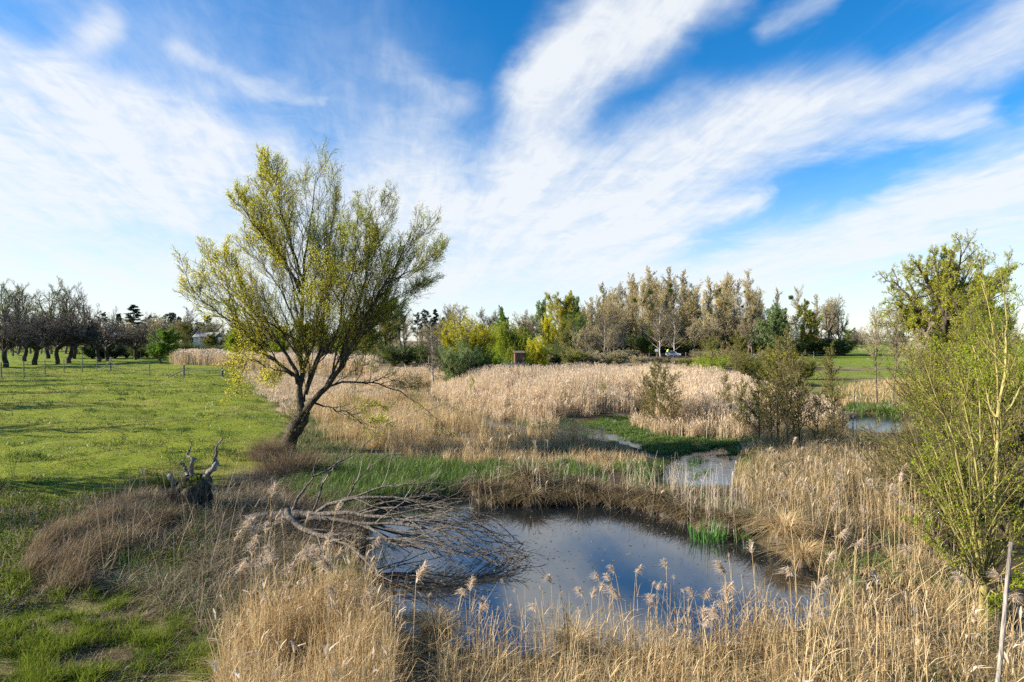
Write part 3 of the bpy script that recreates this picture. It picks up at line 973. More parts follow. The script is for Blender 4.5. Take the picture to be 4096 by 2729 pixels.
p = scat(SPOT, 11000, rng, .3)
blades(mb, p, rng.uniform(.12, .45, len(p)), .011, rng.random(len(p)) * 6.283, rng.uniform(.05, .6, len(p)), rng.uniform(0, .7, len(p)), 3, rng.random(len(p)), 0, rng)
p = scat(SPOT, 7000, rng, .3)
blades(mb, p, rng.uniform(.12, .5, len(p)), .011, rng.random(len(p)) * 6.283, rng.uniform(.05, .7, len(p)), rng.uniform(0, .8, len(p)), 3, rng.random(len(p)), 1, rng)
UNDER = gpoly([(470, 1210), (600, 1180), (760, 1190), (840, 1220), (840, 1300), (760, 1330), (640, 1330), (560, 1300), (480, 1290)], .35)
p = scat(UNDER, 10000, rng, .3, .38, 1.4)
p = p[~((p[:, 0] < -3.0) & (p[:, 1] > 12.2) & (p[:, 1] < 15.0))]
blades(mb, p, rng.uniform(.12, .38, len(p)), .010, rng.random(len(p)) * 6.283, rng.uniform(.02, .5, len(p)), rng.uniform(0, .6, len(p)), 3, rng.random(len(p)), 0, rng)
stuff(mb, 'rank_grass', [MT['grass'], MT['straw_dull'], MT['moss']], 'dark green rank grass on the bare slope at the bottom left', 'grass')

mb = MB()
WEEDS = gpoly([(-300, 1150), (20, 1120), (120, 1150), (200, 1130), (330, 1090), (420, 1090), (330, 1150), (200, 1190), (110, 1230), (70, 1300), (20, 1400), (-200, 1430)], .5)
p = scat(WEEDS, 26000, rng, .3, .42, 1.0)
d = rng.normal(size=(len(p), 3)); d[:, 2] = np.abs(d[:, 2])
leaves(mb, p + np.column_stack([np.zeros((len(p), 2)), rng.uniform(0, .4, len(p)) ** 1.5]), d, .05, .03, rng, 0)
p = scat(WEEDS, 8000, rng, .3)
blades(mb, p, rng.uniform(.15, .5, len(p)), .009, rng.random(len(p)) * 6.283, rng.uniform(.02, .6, len(p)), rng.uniform(0, .6, len(p)), 3, rng.random(len(p)), 1, rng)
p = scat(gpoly([(340, 1150), (480, 1140), (560, 1180), (540, 1290), (430, 1310), (330, 1260)], .6), 4200, rng, 0, .5, 1.0)
d = rng.normal(size=(len(p), 3)); d[:, 2] = np.abs(d[:, 2])
leaves(mb, p + np.column_stack([np.zeros((len(p), 2)), rng.uniform(0, .25, len(p))]), d, .045, .03, rng, 0)
stuff(mb, 'low_weeds', [MT['moss'], MT['straw_dull']], 'low leafy green weeds on the left mound at the edge of the meadow', 'weeds')

# meadow blades ---------------------------------------------------------
mb = MB()
MB_NEAR = gpoly([(-1200, 1290), (-900, 850), (560, 850), (640, 930), (660, 965), (645, 1040), (600, 1070), (480, 1105), (330, 1112), (200, 1150), (60, 1240), (-300, 1330)], .5)
p = scat(MB_NEAR, 90000, rng, 1.1, .41, .55)
tuft = smooth(fbm(p[:, 0] * .35, p[:, 1] * .6, 61, 4), .5, .68)
blades(mb, p, rng.uniform(.03, .08, len(p)) * (1 + 3.2 * tuft), .011 + .0005 * p[:, 1], rng.random(len(p)) * 6.283, rng.uniform(.1, .8, len(p)), rng.uniform(0, .5, len(p)), 2, np.clip(rng.random(len(p)) * .55 + .75 * fbm(p[:, 0] * .22, p[:, 1] * .4, 64, 4) - .12 - tuft * .5, 0, 1), 0, rng)
p = scat(MB_NEAR, 52000, rng, 1.1, .47, .5, 65)
blades(mb, p, rng.uniform(.03, .11, len(p)), .012 + .0005 * p[:, 1], rng.random(len(p)) * 6.283, rng.uniform(.2, .9, len(p)), rng.uniform(0, .6, len(p)), 2, rng.random(len(p)) * .7, 2, rng)
p = scat(MB_NEAR, 26000, rng, 1.0, .55, .8, 63)
blades(mb, p, rng.uniform(.10, .30, len(p)), .014 + .0004 * p[:, 1], rng.random(len(p)) * 6.283, rng.uniform(.1, .7, len(p)), rng.uniform(0, .6, len(p)), 2, rng.random(len(p)), 1, rng)
stuff(mb, 'meadow_grass', [MT['meadow_blade'], MT['grass'], MT['straw_dull']], 'short grazed sunlit grass of the meadow', 'grass')

# floating bits on the pond ------------------------------------------------
mb = MB()
p = scat(POND, 900, rng, 0, .42, .5)
p = p[pdist(POND, p[:, 0], p[:, 1]) > .1]
N = len(p)
a = rng.random(N) * 6.28; sx = rng.uniform(.012, .045, N); sy = rng.uniform(.004, .014, N)
c, s = np.cos(a), np.sin(a)
V = np.stack([np.stack([p[:, 0] + i * sx * c - j * sy * s, p[:, 1] + i * sx * s + j * sy * c, np.full(N, .004)], -1) for i, j in ((-1, -.6), (1, -1), (.7, 1), (-.8, .8))], 1)
mb.add(V, np.arange(N * 4).reshape(N, 4), np.repeat(rng.random(N), 4), 0)
stuff(mb, 'floating_litter', [MT['straw_dull']], 'scattered bits of dead leaf floating on the pond', 'litter')

# ------------------------------------------------------------------ trees
def grow_from(P0, D0, L, k, wig, trop, r0, r1, rng, pull=(0, 0, 1.0)):
    """integrate n branches of k segments from points P0 along D0"""
    n = len(P0)
    P = np.empty((n, k + 1, 3)); P[:, 0] = P0
    d = nrm(D0)
    pull = np.asarray(pull, float)
    st = (np.broadcast_to(L, (n,)) / k)[:, None]
    for i in range(k):
        d = nrm(d + rng.normal(0, wig, (n, 3)) + trop * pull)
        P[:, i + 1] = P[:, i] + d * st
    t = np.linspace(0, 1, k + 1)[None]
    r0 = np.broadcast_to(r0, (n,))[:, None]; r1 = np.broadcast_to(r1, (n,))[:, None]
    return P, r0 + (r1 - r0) * t


def sub(P, Rr, per, t0, t1, ang, lr, k, wig, trop, rf, r1, rng, fall=.55, pull=(0, 0, 1.0), keep=1.0, up=0.0, Labs=None):
    """children branches along the parents"""
    n, m, _ = P.shape
    if n == 0:
        return np.zeros((0, k + 1, 3)), np.zeros((0, k + 1))
    seg = np.linalg.norm(P[:, 1:] - P[:, :-1], axis=-1)
    Lp = seg.sum(1)
    t = t0 + (t1 - t0) * (np.arange(per)[None] + rng.random((n, per))) / per
    f = t * (m - 1)
    i = np.minimum(f.astype(int), m - 2); u = (f - i)[..., None]
    ar = np.arange(n)[:, None]
    a, b = P[ar, i], P[ar, i + 1]
    p = a + (b - a) * u
    T = nrm(b - a)
    rp = Rr[ar, i] + (Rr[ar, i + 1] - Rr[ar, i]) * u[..., 0]
    ref = nrm(rng.normal(size=(n, per, 3)))
    perp = nrm(ref - (ref * T).sum(-1, keepdims=True) * T)
    an = R(1) * rng.uniform(ang[0], ang[1], (n, per))[..., None]
    d = np.cos(an) * T + np.sin(an) * perp
    d[..., 2] += up
    L = (Lp[:, None] if Labs is None else np.full((n, 1), Labs)) * lr * (1 - fall * (t - t0) / max(t1 - t0, 1e-6)) * rng.uniform(.65, 1.15, (n, per))
    sel = rng.random((n, per)) < keep
    return grow_from(p[sel], d[sel], L[sel], k, wig, trop, np.minimum(rp[sel] * rf, 1e9), r1, rng, pull)


def leaf_on(mb, P, per, ln, wd, rng, mat, t0=.15, spread=.8, hang=0.0, jit=0.03, r=None):
    n, m, _ = P.shape
    if n == 0:
        return
    t = t0 + (1 - t0) * rng.random((n, per))
    f = t * (m - 1); i = np.minimum(f.astype(int), m - 2); u = (f - i)[..., None]
    ar = np.arange(n)[:, None]
    a, b = P[ar, i], P[ar, i + 1]
    p = (a + (b - a) * u).reshape(-1, 3) + rng.normal(0, jit, (n * per, 3))
    d = nrm(b - a).reshape(-1, 3) + rng.normal(0, spread, (n * per, 3))
    d[:, 2] -= hang
    leaves(mb, p, d, ln * rng.uniform(.6, 1.25, n * per), wd * rng.uniform(.7, 1.2, n * per), rng, mat, r)


def seg_line(h, rng, k=8, wob=.15, r0=.3, r1=.05, lean=(0, 0), base=0.0):
    t = np.linspace(0, 1, k + 1)
    w = np.cumsum(rng.normal(0, wob, (k + 1, 2)), 0) * h / 20
    P = np.column_stack([lean[0] * t * h + w[:, 0] - w[0, 0], lean[1] * t * h + w[:, 1] - w[0, 1], base + t * h])
    return P[None], (r0 + (r1 - r0) * t ** .8)[None]


PROTO = {}


def proto(name, tm, cm, info):
    PROTO[name] = (tm, cm, info)


def finish(name, wood, twig, h, wm, cms):
    proto(name, wood.mesh(name + ' wood', [wm]), twig.mesh(name + ' crown', cms), h)


def bare_poplar(name, seed, h=25.0, leafy=0.0, spread=1.0):
    rng = rg(seed)
    wd, tw = MB(), MB()
    P, Q = seg_line(h, rng, 9, .35, .22, .05)
    tubes(wd, P, Q, 6)
    P1, Q1 = sub(P, Q, 36, .18, .99, (14, 42), .22 * spread, 5, .12, .10, .5, .03, rng, .35)
    tubes(wd, P1, Q1, 4)
    P2, Q2 = sub(P1, Q1, 7, .15, 1, (20, 50), .42, 4, .12, .10, .6, .022, rng, .4)
    tubes(tw, P2, np.maximum(Q2, .035), 3, rng.random(len(P2)))
    P3, Q3 = sub(P2, Q2, 8, .1, 1, (15, 55), .6, 3, .14, .10, .9, .016, rng, .4)
    tubes(tw, P3, Q3 * 0 + .026, 3, rng.random(len(P3)))
    if leafy:
        leaf_on(tw, P3, int(leafy) * 2, .15, .08, rng, 1, .4)
    finish(name, wd, tw, float(np.percentile(P3[..., 2], 99.3)), MT['bark_brown'], [MT['twig_tan'], MT['twig_tan']])


def bare_round(name, seed, h=16.0, leafy=0, lsz=.2, tm='twig_grey', wm='bark_brown', low=.25, thin=1.0):
    rng = rg(seed)
    wd, tw = MB(), MB()
    P, Q = seg_line(h * .62, rng, 6, .5, .30, .12)
    tubes(wd, P, Q, 6)
    P1, Q1 = sub(P, Q, 11, low, 1.0, (18, 60), .78, 6, .12, .07, .65, .04, rng, .25)
    tubes(wd, P1, Q1, 5)
    P2, Q2 = sub(P1, Q1, int(10 * thin), .15, 1, (20, 60), .48, 5, .14, .07, .6, .03, rng, .4)
    tubes(wd, P2, Q2, 4)
    P3, Q3 = sub(P2, Q2, int(7 * thin), .1, 1, (18, 55), .5, 4, .15, .06, .7, .015, rng, .4)
    tubes(tw, P3, np.maximum(Q3, .022), 3, rng.random(len(P3)))
    P4, Q4 = sub(P3, Q3, int(6 * thin), .1, 1, (18, 60), .65, 3, .16, .05, .9, .012, rng, .4)
    tubes(tw, P4, Q4 * 0 + .016, 3, rng.random(len(P4)))
    if leafy:
        leaf_on(tw, P4, leafy, lsz, lsz * .7, rng, 1, .2, 1.0, 0, .15)
    zmax = float(np.percentile(P4[..., 2], 99))
    finish(name, wd, tw, zmax, MT[wm], [MT[tm], MT['leaf_green']])


def apple(name, seed):
    rng = rg(seed)
    wd, tw = MB(), MB()
    P, Q = seg_line(2.1, rng, 5, .8, .26, .20, (.08, 0))
    tubes(wd, P, Q, 8)
    P1, Q1 = sub(P, Q, 8, .75, 1.0, (35, 75), 2.1, 7, .16, .05, .7, .05, rng, .15)
    tubes(wd, P1, Q1, 6)
    P2, Q2 = sub(P1, Q1, 9, .15, 1, (25, 65), .5, 5, .2, .03, .6, .025, rng, .4)
    tubes(wd, P2, Q2, 4)
    P3, Q3 = sub(P2, Q2, 9, .1, 1, (25, 70), .5, 4, .22, .02, .6, .012, rng, .4)
    tubes(tw, P3, np.maximum(Q3, .012), 3, rng.random(len(P3)))
    P4, Q4 = sub(P3, Q3, 6, .1, 1, (25, 75), .6, 3, .2, .03, .8, .009, rng, .4)
    tubes(tw, P4, Q4 * 0 + .011, 3, rng.random(len(P4)))
    finish(name, wd, tw, float(np.percentile(P4[..., 2], 99.5)), MT['bark_dark'], [MT['twig_grey']])


def leafy(name, seed, h=8.0, w=.8, stems=1, lf='leaf_green', per=5, lsz=.14, low=.15, wm='bark_brown', hang=0.0, dense=1.0, droop=0.0):
    """a leafy tree or multi-stemmed shrub"""
    rng = rg(seed)
    wd, tw = MB(), MB()
    if stems == 1:
        P, Q = seg_line(h * .6, rng, 6, .5, h * .018, h * .006)
        tubes(wd, P, Q, 7)
        P1, Q1 = sub(P, Q, int(24 * dense), low, 1.0, (15, 80), .8 * w, 6, .13, .06 - droop, .6, .02, rng, .35)
    else:
        a = rng.random(stems) * 6.283
        d = np.column_stack([np.cos(a) * w * .75, np.sin(a) * w * .75, np.full(stems, 1.0)]) * rng.uniform(.5, 1.1, (stems, 1)); d[:, 2] = 1
        P0 = np.column_stack([rng.normal(0, .12, (stems, 2)), np.zeros(stems)])
        P1, Q1 = grow_from(P0, d, h * rng.uniform(.55, .95, stems), 7, .08, .04, h * .009, .012, rng)
    tubes(wd, P1, Q1, 5)
    P2, Q2 = sub(P1, Q1, int(11 * dense), .12, 1, (20, 60), .36, 5, .16, .05 - droop, .6, .010, rng, .4)
    tubes(wd, P2, Q2, 3)
    P3, Q3 = sub(P2, Q2, int(8 * dense), .1, 1, (20, 65), .5, 4, .18, .04 - droop, .7, .006, rng, .4)
    tubes(tw, P3, np.maximum(Q3, .006), 3, rng.random(len(P3)))
    leaf_on(tw, P3, per, lsz, lsz * .55, rng, 1, .05, .9, hang, .05)
    finish(name, wd, tw, float(np.percentile(P3[..., 2], 98.5)), MT[wm], [MT['twig_olive'], MT[lf]])


def weeping(name, seed, h=9.0):
    rng = rg(seed)
    wd, tw = MB(), MB()
    P, Q = seg_line(h * .55, rng, 6, .4, .32, .16)
    tubes(wd, P, Q, 8)
    P1, Q1 = sub(P, Q, 16, .45, 1.0, (25, 80), .62, 6, .12, .02, .6, .04, rng, .1)
    tubes(wd, P1, Q1, 5)
    P2, Q2 = sub(P1, Q1, 9, .25, 1, (25, 80), .5, 5, .18, -.03, .6, .02, rng, .3)
    tubes(wd, P2, Q2, 4)
    P3, Q3 = sub(P2, Q2, 11, .2, 1, (30, 100), 1.0, 9, .035, -.55, .5, .006, rng, .2, Labs=h * .52)
    P3[..., 2] = np.maximum(P3[..., 2], .4 + .9 * rng.random((len(P3), 1)))
    tubes(tw, P3, np.maximum(Q3, .006), 3, rng.random(len(P3)))
    leaf_on(tw, P3, 40, .17, .06, rng, 1, .0, .35, .5, .05, None)
    finish(name, wd, tw, float(P3[..., 2].max()), MT['bark_brown'], [MT['twig_olive'], MT['leaf_lime']])


def conifer(name, seed, h=16.0, pine=False):
    rng = rg(seed)
    wd, tw = MB(), MB()
    P, Q = seg_line(h, rng, 8, .12, .22, .03)
    tubes(wd, P, Q, 6)
    if pine:
        P1, Q1 = sub(P, Q, 24, .5, 1.0, (50, 95), .26, 5, .14, .05, .5, .03, rng, .55)
    else:
        P1, Q1 = sub(P, Q, 70, .08, 1.0, (75, 105), .26, 5, .08, .02, .35, .02, rng, .92)
    tubes(wd, P1, Q1, 4)
    P2, Q2 = sub(P1, Q1, 9, .15, 1, (30, 70), .4, 3, .15, .0, .6, .012, rng, .5)
    tubes(tw, P2, np.maximum(Q2, .012), 3, rng.random(len(P2)))
    leaf_on(tw, P2, 16 if pine else 12, .34, .15, rng, 1, .0, .8, .1, .10)
    leaf_on(tw, P1, 24, .34, .15, rng, 1, .3, .9, .1, .10)
    finish(name, wd, tw, h, MT['bark_brown'], [MT['twig_grey'], MT['leaf_dark']])


def sapling(name, seed, h=4.0, leafn=2, wm='bark_olive', tm='twig_olive', lf='leaf_olive', ang=(35, 62), n=26, thick=1.0, low=.12):
    """a young alder: one straight stem and fine ascending side shoots"""
    rng = rg(seed)
    wd, tw = MB(), MB()
    P, Q = seg_line(h, rng, 9, .16, .045 * thick * h / 4, .008, (rng.normal(0, .03), rng.normal(0, .03)))
    tubes(wd, P, Q, 6)
    P1, Q1 = sub(P, Q, n + 6, low, .98, ang, .38, 6, .07, .06, .5, .005, rng, .62)
    tubes(wd, P1, np.maximum(Q1, .011), 4)
    P2, Q2 = sub(P1, Q1, 9, .12, 1, (25, 60), .42, 4, .11, .04, .6, .004, rng, .5)
    tubes(tw, P2, np.maximum(Q2, .009), 3, rng.random(len(P2)))
    P3, Q3 = sub(P2, Q2, 4, .2, 1, (25, 60), .5, 3, .12, .03, .8, .003, rng, .4)
    tubes(tw, P3, Q3 * 0 + .006, 3, rng.random(len(P3)))
    if leafn:
        leaf_on(tw, P3, leafn, .055, .032, rng, 1, .1, .8, 0, .02)
    finish(name, wd, tw, h, MT[wm], [MT[tm], MT[lf]])


for i in range(4):
    bare_poplar('poplar%d' % i, 100 + i, 25.0, 1 if i % 2 else 2, (.9, 1.1, 1.25, .8)[i])
for i in range(3):
    bare_round('round%d' % i, 120 + i, 15.0)
bare_round('budding0', 125, 15.0, 2, .20, 'twig_grey')
bare_round('budding1', 126, 15.0, 3, .22, 'twig_olive')
for i in range(2):
    bare_round('airy%d' % i, 127 + i, 15.0, 0, .2, 'twig_grey', 'bark_brown', .3, .72)
    bare_round('airyleaf%d' % i, 187 + i, 15.0, 2, .17, 'twig_grey', 'bark_brown', .3, .72)
for i in range(2):
    apple('apple%d' % i, 130 + i)
leafy('green0', 140, 8, .85, 1, 'leaf_green', 8, .17, .10)
leafy('green1', 141, 8, .95, 1, 'leaf_olive', 7, .17, .06)
leafy('green2', 142, 8, .95, 1, 'leaf_green', 8, .18, .08)
leafy('shrub0', 143, 5, .8, 30, 'leaf_olive', 12, .11)
leafy('shrub1', 144, 5, .75, 30, 'leaf_green', 12, .11)
leafy('shrub2', 145, 4, .5, 26, 'leaf_yellow', 14, .10)
leafy('near0', 146, 5, .7, 26, 'leaf_oak', 11, .042, .1, 'bark_olive', 0.0, .92)
leafy('near1', 147, 5, .8, 24, 'leaf_oak', 9, .042, .1, 'bark_olive', 0.0, .88)
weeping('weeping0', 150)
conifer('spruce0', 160, 16)
conifer('spruce1', 161, 16)
conifer('pine0', 162, 15, True)
conifer('pine1', 163, 15, True)
def oak(name, seed):
    rng = rg(seed)
    wd, tw = MB(), MB()
    P, Q = seg_line(6.2, rng, 6, .5, .42, .26)
    tubes(wd, P, Q, 9)
    P1, Q1 = sub(P, Q, 34, .55, 1.0, (12, 95), .86, 8, .11, .03, .55, .05, rng, .12)
    tubes(wd, P1, Q1, 6)
    P2, Q2 = sub(P1, Q1, 11, .2, 1, (25, 65), .38, 6, .2, .05, .6, .025, rng, .3)
    tubes(wd, P2, Q2, 4)
    P3, Q3 = sub(P2, Q2, 8, .1, 1, (25, 70), .5, 4, .22, .04, .6, .012, rng, .3)
    tubes(tw, P3, np.maximum(Q3, .012), 3, rng.random(len(P3)))
    P4, Q4 = sub(P3, Q3, 4, .2, 1, (25, 70), .55, 3, .2, .04, .8, .008, rng, .3)
    tubes(tw, P4, Q4 * 0 + .009, 3, rng.random(len(P4)))
    off = (P4[..., :2].reshape(-1, 2).max(0) + P4[..., :2].reshape(-1, 2).min(0)) / 2
    leaf_on(tw, P4, 12, .085, .055, rng, 1, .1, 1.0, 0, .05)
    for m_ in (wd, tw):
        m_.V = [v - np.array([off[0] * .8, off[1] * .8, 0], np.float32) for v in m_.V]
    finish(name, wd, tw, float(np.percentile(P4[..., 2], 99)), MT['bark_dark'], [MT['twig_grey'], MT['leaf_oak']])


oak('oak0', 180)
for i in range(4):
    sapling('alder%d' % i, 170 + i, 4.0, (2, 1, 3, 0)[i])
sapling('birch0', 176, 6.0, 1, 'bark_birch', 'twig_grey', 'leaf_olive', (30, 55), 30, 1.3, .15)
sapling('bare0', 177, 6.0, 0, 'bark_brown', 'twig_brown', 'leaf_olive', (22, 42), 24, 1.6, .38)
sapling('bare1', 178, 6.0, 0, 'bark_brown', 'twig_brown', 'leaf_olive', (22, 42), 24, 1.6, .38)


def plantit(kind, pr, dx, D, ytop, label, cat='tree', group=None, ws=1.0, leaf=None, twig=None, wood=None, rz=None, z=None, rnd=random.Random(5), parts=('trunk', 'crown')):
    """stand a tree on the ground in direction dx at depth D, tall enough to reach picture height ytop"""
    x, y = at(dx, D)
    z = float(hz(x, y)) if z is None else z
    h = atz(ytop, D) - z
    tm, cm, h0 = PROTO[pr]
    s = h / h0
    e = empty(kind, (x, y, z - .03), rnd.random() * 6.283 if rz is None else rz, (s * ws, s * ws, s))
    a = link(parts[0], tm, e)
    b = link(parts[1], cm, e)
    if wood:
        a.material_slots[0].link = 'OBJECT'; a.material_slots[0].material = MT[wood]
    if twig:
        b.material_slots[0].link = 'OBJECT'; b.material_slots[0].material = MT[twig]
    if leaf and len(b.material_slots) > 1:
        b.material_slots[1].link = 'OBJECT'; b.material_slots[1].material = MT[leaf]
    tag(e, label, cat, group)
    return e


def mistletoe_mesh(seed):
    rng = rg(seed); m = MB()
    d = nrm(rng.normal(size=(260, 3)))
    P, Q = grow_from(np.zeros((260, 3)), d, rng.uniform(.35, .62, 260), 4, .18, 0, .018, .008, rng)
    tubes(m, P, Q, 3, rng.random(260))
    leaf_on(m, P, 5, .13, .06, rng, 0, .4, .7)
    return m.mesh('mistletoe', [MT['leaf_ivy']])


MIST = mistletoe_mesh(7)


def mistletoe(tree, dx, dy, size):
    """a ball of mistletoe in the crown of TREE, a part of it"""
    D = tree.location.y - .6
    w = Vector(((dx - CXD) / FD * D, D, atz(dy, D)))
    o = link('mistletoe', MIST, tree)
    bpy.context.view_layer.update()
    o.matrix_parent_inverse = tree.matrix_world.inverted()
    o.location = w
    o.scale = (size,) * 3
    return o


# the far wood ---------------------------------------------------------
rr = random.Random(3)
WOODG = 'bare poplars of the far wood'
WOOD = [  # dx, D, ytop, proto
    (1345, 176, 690, 1), (1372, 182, 652, 0), (1398, 174, 668, 2), (1420, 190, 672, 1), (1442, 178, 640, 0), (1460, 184, 628, 3), (1478, 172, 640, 2), (1500, 180, 616, 0),
    (1520, 188, 640, 1), (1540, 176, 613, 3), (1556, 184, 622, 0), (1575, 178, 655, 2), (1592, 186, 650, 1), (1610, 174, 668, 3), (1628, 182, 640, 0), (1648, 190, 648, 1),
    (1668, 178, 636, 2), (1690, 184, 626, 0), (1706, 176, 622, 3), (1724, 188, 640, 1), (1742, 180, 664, 2)]
wood_trees = []
for i, (dx, D, yt, k) in enumerate(WOOD):
    wood_trees.append(plantit('poplar_tree', 'poplar%d' % k, dx, D, yt, 'tall bare budding poplar in the dense far wood behind the parked car', 'tree', WOODG, ws=rr.uniform(.9, 1.2)))
for i in range(48):                                # the ranks behind and between them
    dx = 1335 + i * 8.9 + rr.uniform(-5, 5)
    D = rr.uniform(188, 236)
    yt = float(np.interp(dx, [1335, 1380, 1450, 1540, 1600, 1700, 1760], [700, 668, 645, 632, 665, 640, 690])) + rr.uniform(-2, 26)
    plantit('poplar_tree', 'poplar%d' % rr.randrange(4), dx, D, yt, 'slender bare poplar deep inside the far wood', 'tree', 'slender poplars inside the far wood', ws=rr.uniform(1.0, 1.35), twig='twig_brown')
for i in range(58):                                # brown undergrowth of the wood
    dx = 1300 + i * 8.2 + rr.uniform(-6, 6)
    plantit('understorey_tree', 'round%d' % rr.randrange(3), dx, rr.uniform(160, 240), 728 + rr.uniform(-30, 26), 'brown bare understorey tree at the foot of the far wood', 'tree', 'understorey of the far wood', twig='twig_brown', ws=rr.uniform(.9, 1.25))
for i in range(46):
    dx = 1300 + i * 14.2 + rr.uniform(-6, 6)
    plantit('brushy_shrub', 'shrub%d' % (i % 2), dx, rr.uniform(168, 200), 783 + rr.uniform(-14, 10), 'brownish brush along the dark foot of the far wood', 'shrub', 'brush at the foot of the far wood', leaf='leaf_ivy' if i % 3 else 'leaf_olive', twig='twig_brown', ws=1.7)
for i in range(40):
    dx = 1225 + i * 14.5 + rr.uniform(-7, 7)
    plantit('brushy_shrub', 'shrub%d' % (i % 2), dx, rr.uniform(96, 135), (824 if 1470 < dx < 1600 else 812) + rr.uniform(-9, 8) * (.3 if 1470 < dx < 1600 else 1), 'dull low brush between the reed bed and the far wood', 'shrub', 'low brush behind the reed bed', leaf='leaf_olive' if i % 3 == 0 else 'twig_brown', twig='twig_brown', ws=1.6)
for (n, dx, dy, s) in ((2, 1460, 690, 1.6), (4, 1478, 692, 1.8), (6, 1495, 672, 1.4), (8, 1498, 702, 1.5), (11, 1540, 657, 1.3), (9, 1540, 668, 1.5), (14, 1650, 672, 2.0), (15, 1656, 666, 1.2),
                       (15, 1661, 694, 1.8), (16, 1670, 700, 1.2), (17, 1712, 671, 1.0), (18, 1712, 738, 1.9), (17, 1706, 705, .9)):
    mistletoe(wood_trees[n], dx, dy, s)

# right end of the wood
plantit('poplar_tree', 'poplar0', 1795, 190, 664, 'pale thin poplar rising behind the broad green tree of the wood', ws=.9)
plantit('poplar_tree', 'poplar1', 1826, 186, 658, 'pale poplar with one mistletoe ball near the wood\'s right end', ws=.9)
m_ = [o for o in COL.objects if o.get('label', '').startswith('pale poplar with one')][0]
mistletoe(m_, 1818, 684, 1.5)
plantit('poplar_tree', 'poplar3', 1876, 184, 676, 'pinkish bare poplar between the ivied tree and the windswept tree', ws=1.1)
plantit('bare_tree', 'round0', 1905, 176, 684, 'brown rounded bare tree near the right end of the wood', twig='twig_brown', ws=1.0)
plantit('bare_tree', 'round2', 1930, 178, 690, 'windswept bare tree closing the far wood on the right', twig='twig_brown', ws=.85)
plantit('bare_tree', 'round1', 1870, 188, 700, 'dull brown bare tree low behind the ivied tree', twig='twig_brown', ws=1.1)
plantit('leafy_tree', 'green1', 1780, 150, 708, 'broad fresh green tree at the right end of the wood', leaf='leaf_pale', ws=1.05)
plantit('leafy_tree', 'green0', 1812, 166, 722, 'white blossoming tree beside the broad green tree of the wood', leaf='blossom', ws=.75)
plantit('ivied_tree', 'green2', 1838, 172, 702, 'dark green ivied tree behind the white blossoming tree', leaf='leaf_olive', ws=.9)
plantit('bare_tree', 'round1', 1968, 205, 752, 'small dark bare tree just right of the far wood', ws=.8)
plantit('leafy_tree', 'green2', 1632, 150, 778, 'dark green bushy tree in front of the wood right of the car', leaf='leaf_ivy', ws=.9)
plantit('leafy_tree', 'green1', 1492, 165, 760, 'low green tree at the foot of the wood left of the car', leaf='leaf_green', ws=1.1)
plantit('leafy_tree', 'green1', 1700, 140, 775, 'low green bushy tree under the mistletoe trees', leaf='leaf_olive', ws=1.2)
for dx, D, yt, lab in ((1518, 158, 700, 'pale trunked slim tree just left of the parked car'), (1548, 154, 712, 'white trunked birch rising right behind the parked car'), (1432, 150, 742, 'slim pale tree at the left foot of the wood'),
                       (1385, 132, 728, 'grey bare alder in the clump left of the wood'), (1412, 130, 738, 'second grey bare alder right beside its twin left of the wood')):
    plantit('slim_tree', 'birch0', dx, D, yt, lab, ws=1.3, wood='bark_birch')

# middle distance ------------------------------------------------------
plantit('leafy_tree', 'budding1', 1290, 150, 676, 'large olive tree with yellow flank at the left end of the wood', leaf='leaf_gold', ws=.85)
plantit('leafy_tree', 'green1', 1250, 170, 694, 'tall pale green poplar left of the large olive tree', leaf='leaf_pale', ws=.55)
plantit('leafy_tree', 'green1', 1312, 164, 682, 'pale silvery green tree behind the large olive tree', leaf='leaf_pale', ws=.65)
plantit('leafy_tree', 'green0', 1262, 140, 728, 'bright yellow budding tree in front of the pale green poplar', leaf='leaf_yellow', ws=.5)
plantit('bare_tree', 'budding0', 1330, 138, 720, 'grey green budding tree right of the large olive tree', ws=.8)
plantit('bare_tree', 'budding1', 1298, 120, 735, 'olive budding tree rising behind the bright yellow shrub', ws=.7, leaf='leaf_olive')
for j, (dx, yt) in enumerate(((1352, 748), (1372, 742), (1396, 752), (1325, 755))):
    plantit('bare_tree', 'round%d' % (j % 3), dx, 118 + 4 * j, yt, 'greyish bare tree in the low row before the wood\'s left end', 'tree', 'low bare row before the wood', twig='twig_brown', ws=.9)
plantit('weeping_willow', 'weeping0', 1180, 92, 732, 'lime green weeping willow with hanging curtains of shoots', ws=.92)
plantit('weeping_willow', 'weeping0', 1122, 100, 752, 'darker weeping willow half hidden left of the lime green one', ws=.85, leaf='leaf_green', rz=2.0)
plantit('willow_shrub', 'shrub0', 1068, 60, 742, 'large golden green willow bush standing in the reeds', 'shrub', leaf='leaf_gold', ws=.92)
plantit('willow_shrub', 'shrub1', 1054, 56, 792, 'round grey green bush in front of the golden green one', 'shrub', leaf='leaf_pale', ws=1.0)
plantit('willow_shrub', 'shrub0', 1118, 58, 812, 'low dark green bush between the golden bush and the weeping willow', 'shrub', leaf='leaf_green', ws=1.0)
plantit('willow_shrub', 'shrub2', 1234, 62, 784, 'bright yellow upright shrub standing alone in the reeds', 'shrub', ws=.78)
plantit('birch_tree', 'birch0', 994, 56, 752, 'white stemmed bare birch left of the golden green bush', ws=1.25)
plantit('birch_tree', 'birch0', 1008, 62, 745, 'thin grey birch close behind the white stemmed one', ws=1.1, rz=1.0)
plantit('bare_tree', 'round1', 1040, 190, 704, 'bare tree with mistletoe left of the broken snags', ws=.8)
plantit('bare_tree', 'round2', 1024, 196, 702, 'gaunt bare tree on the skyline above the golden bush', ws=.6)
plantit('bare_tree', 'round0', 1117, 180, 712, 'round crowned bare tree on the skyline right of the snags', ws=1.0)
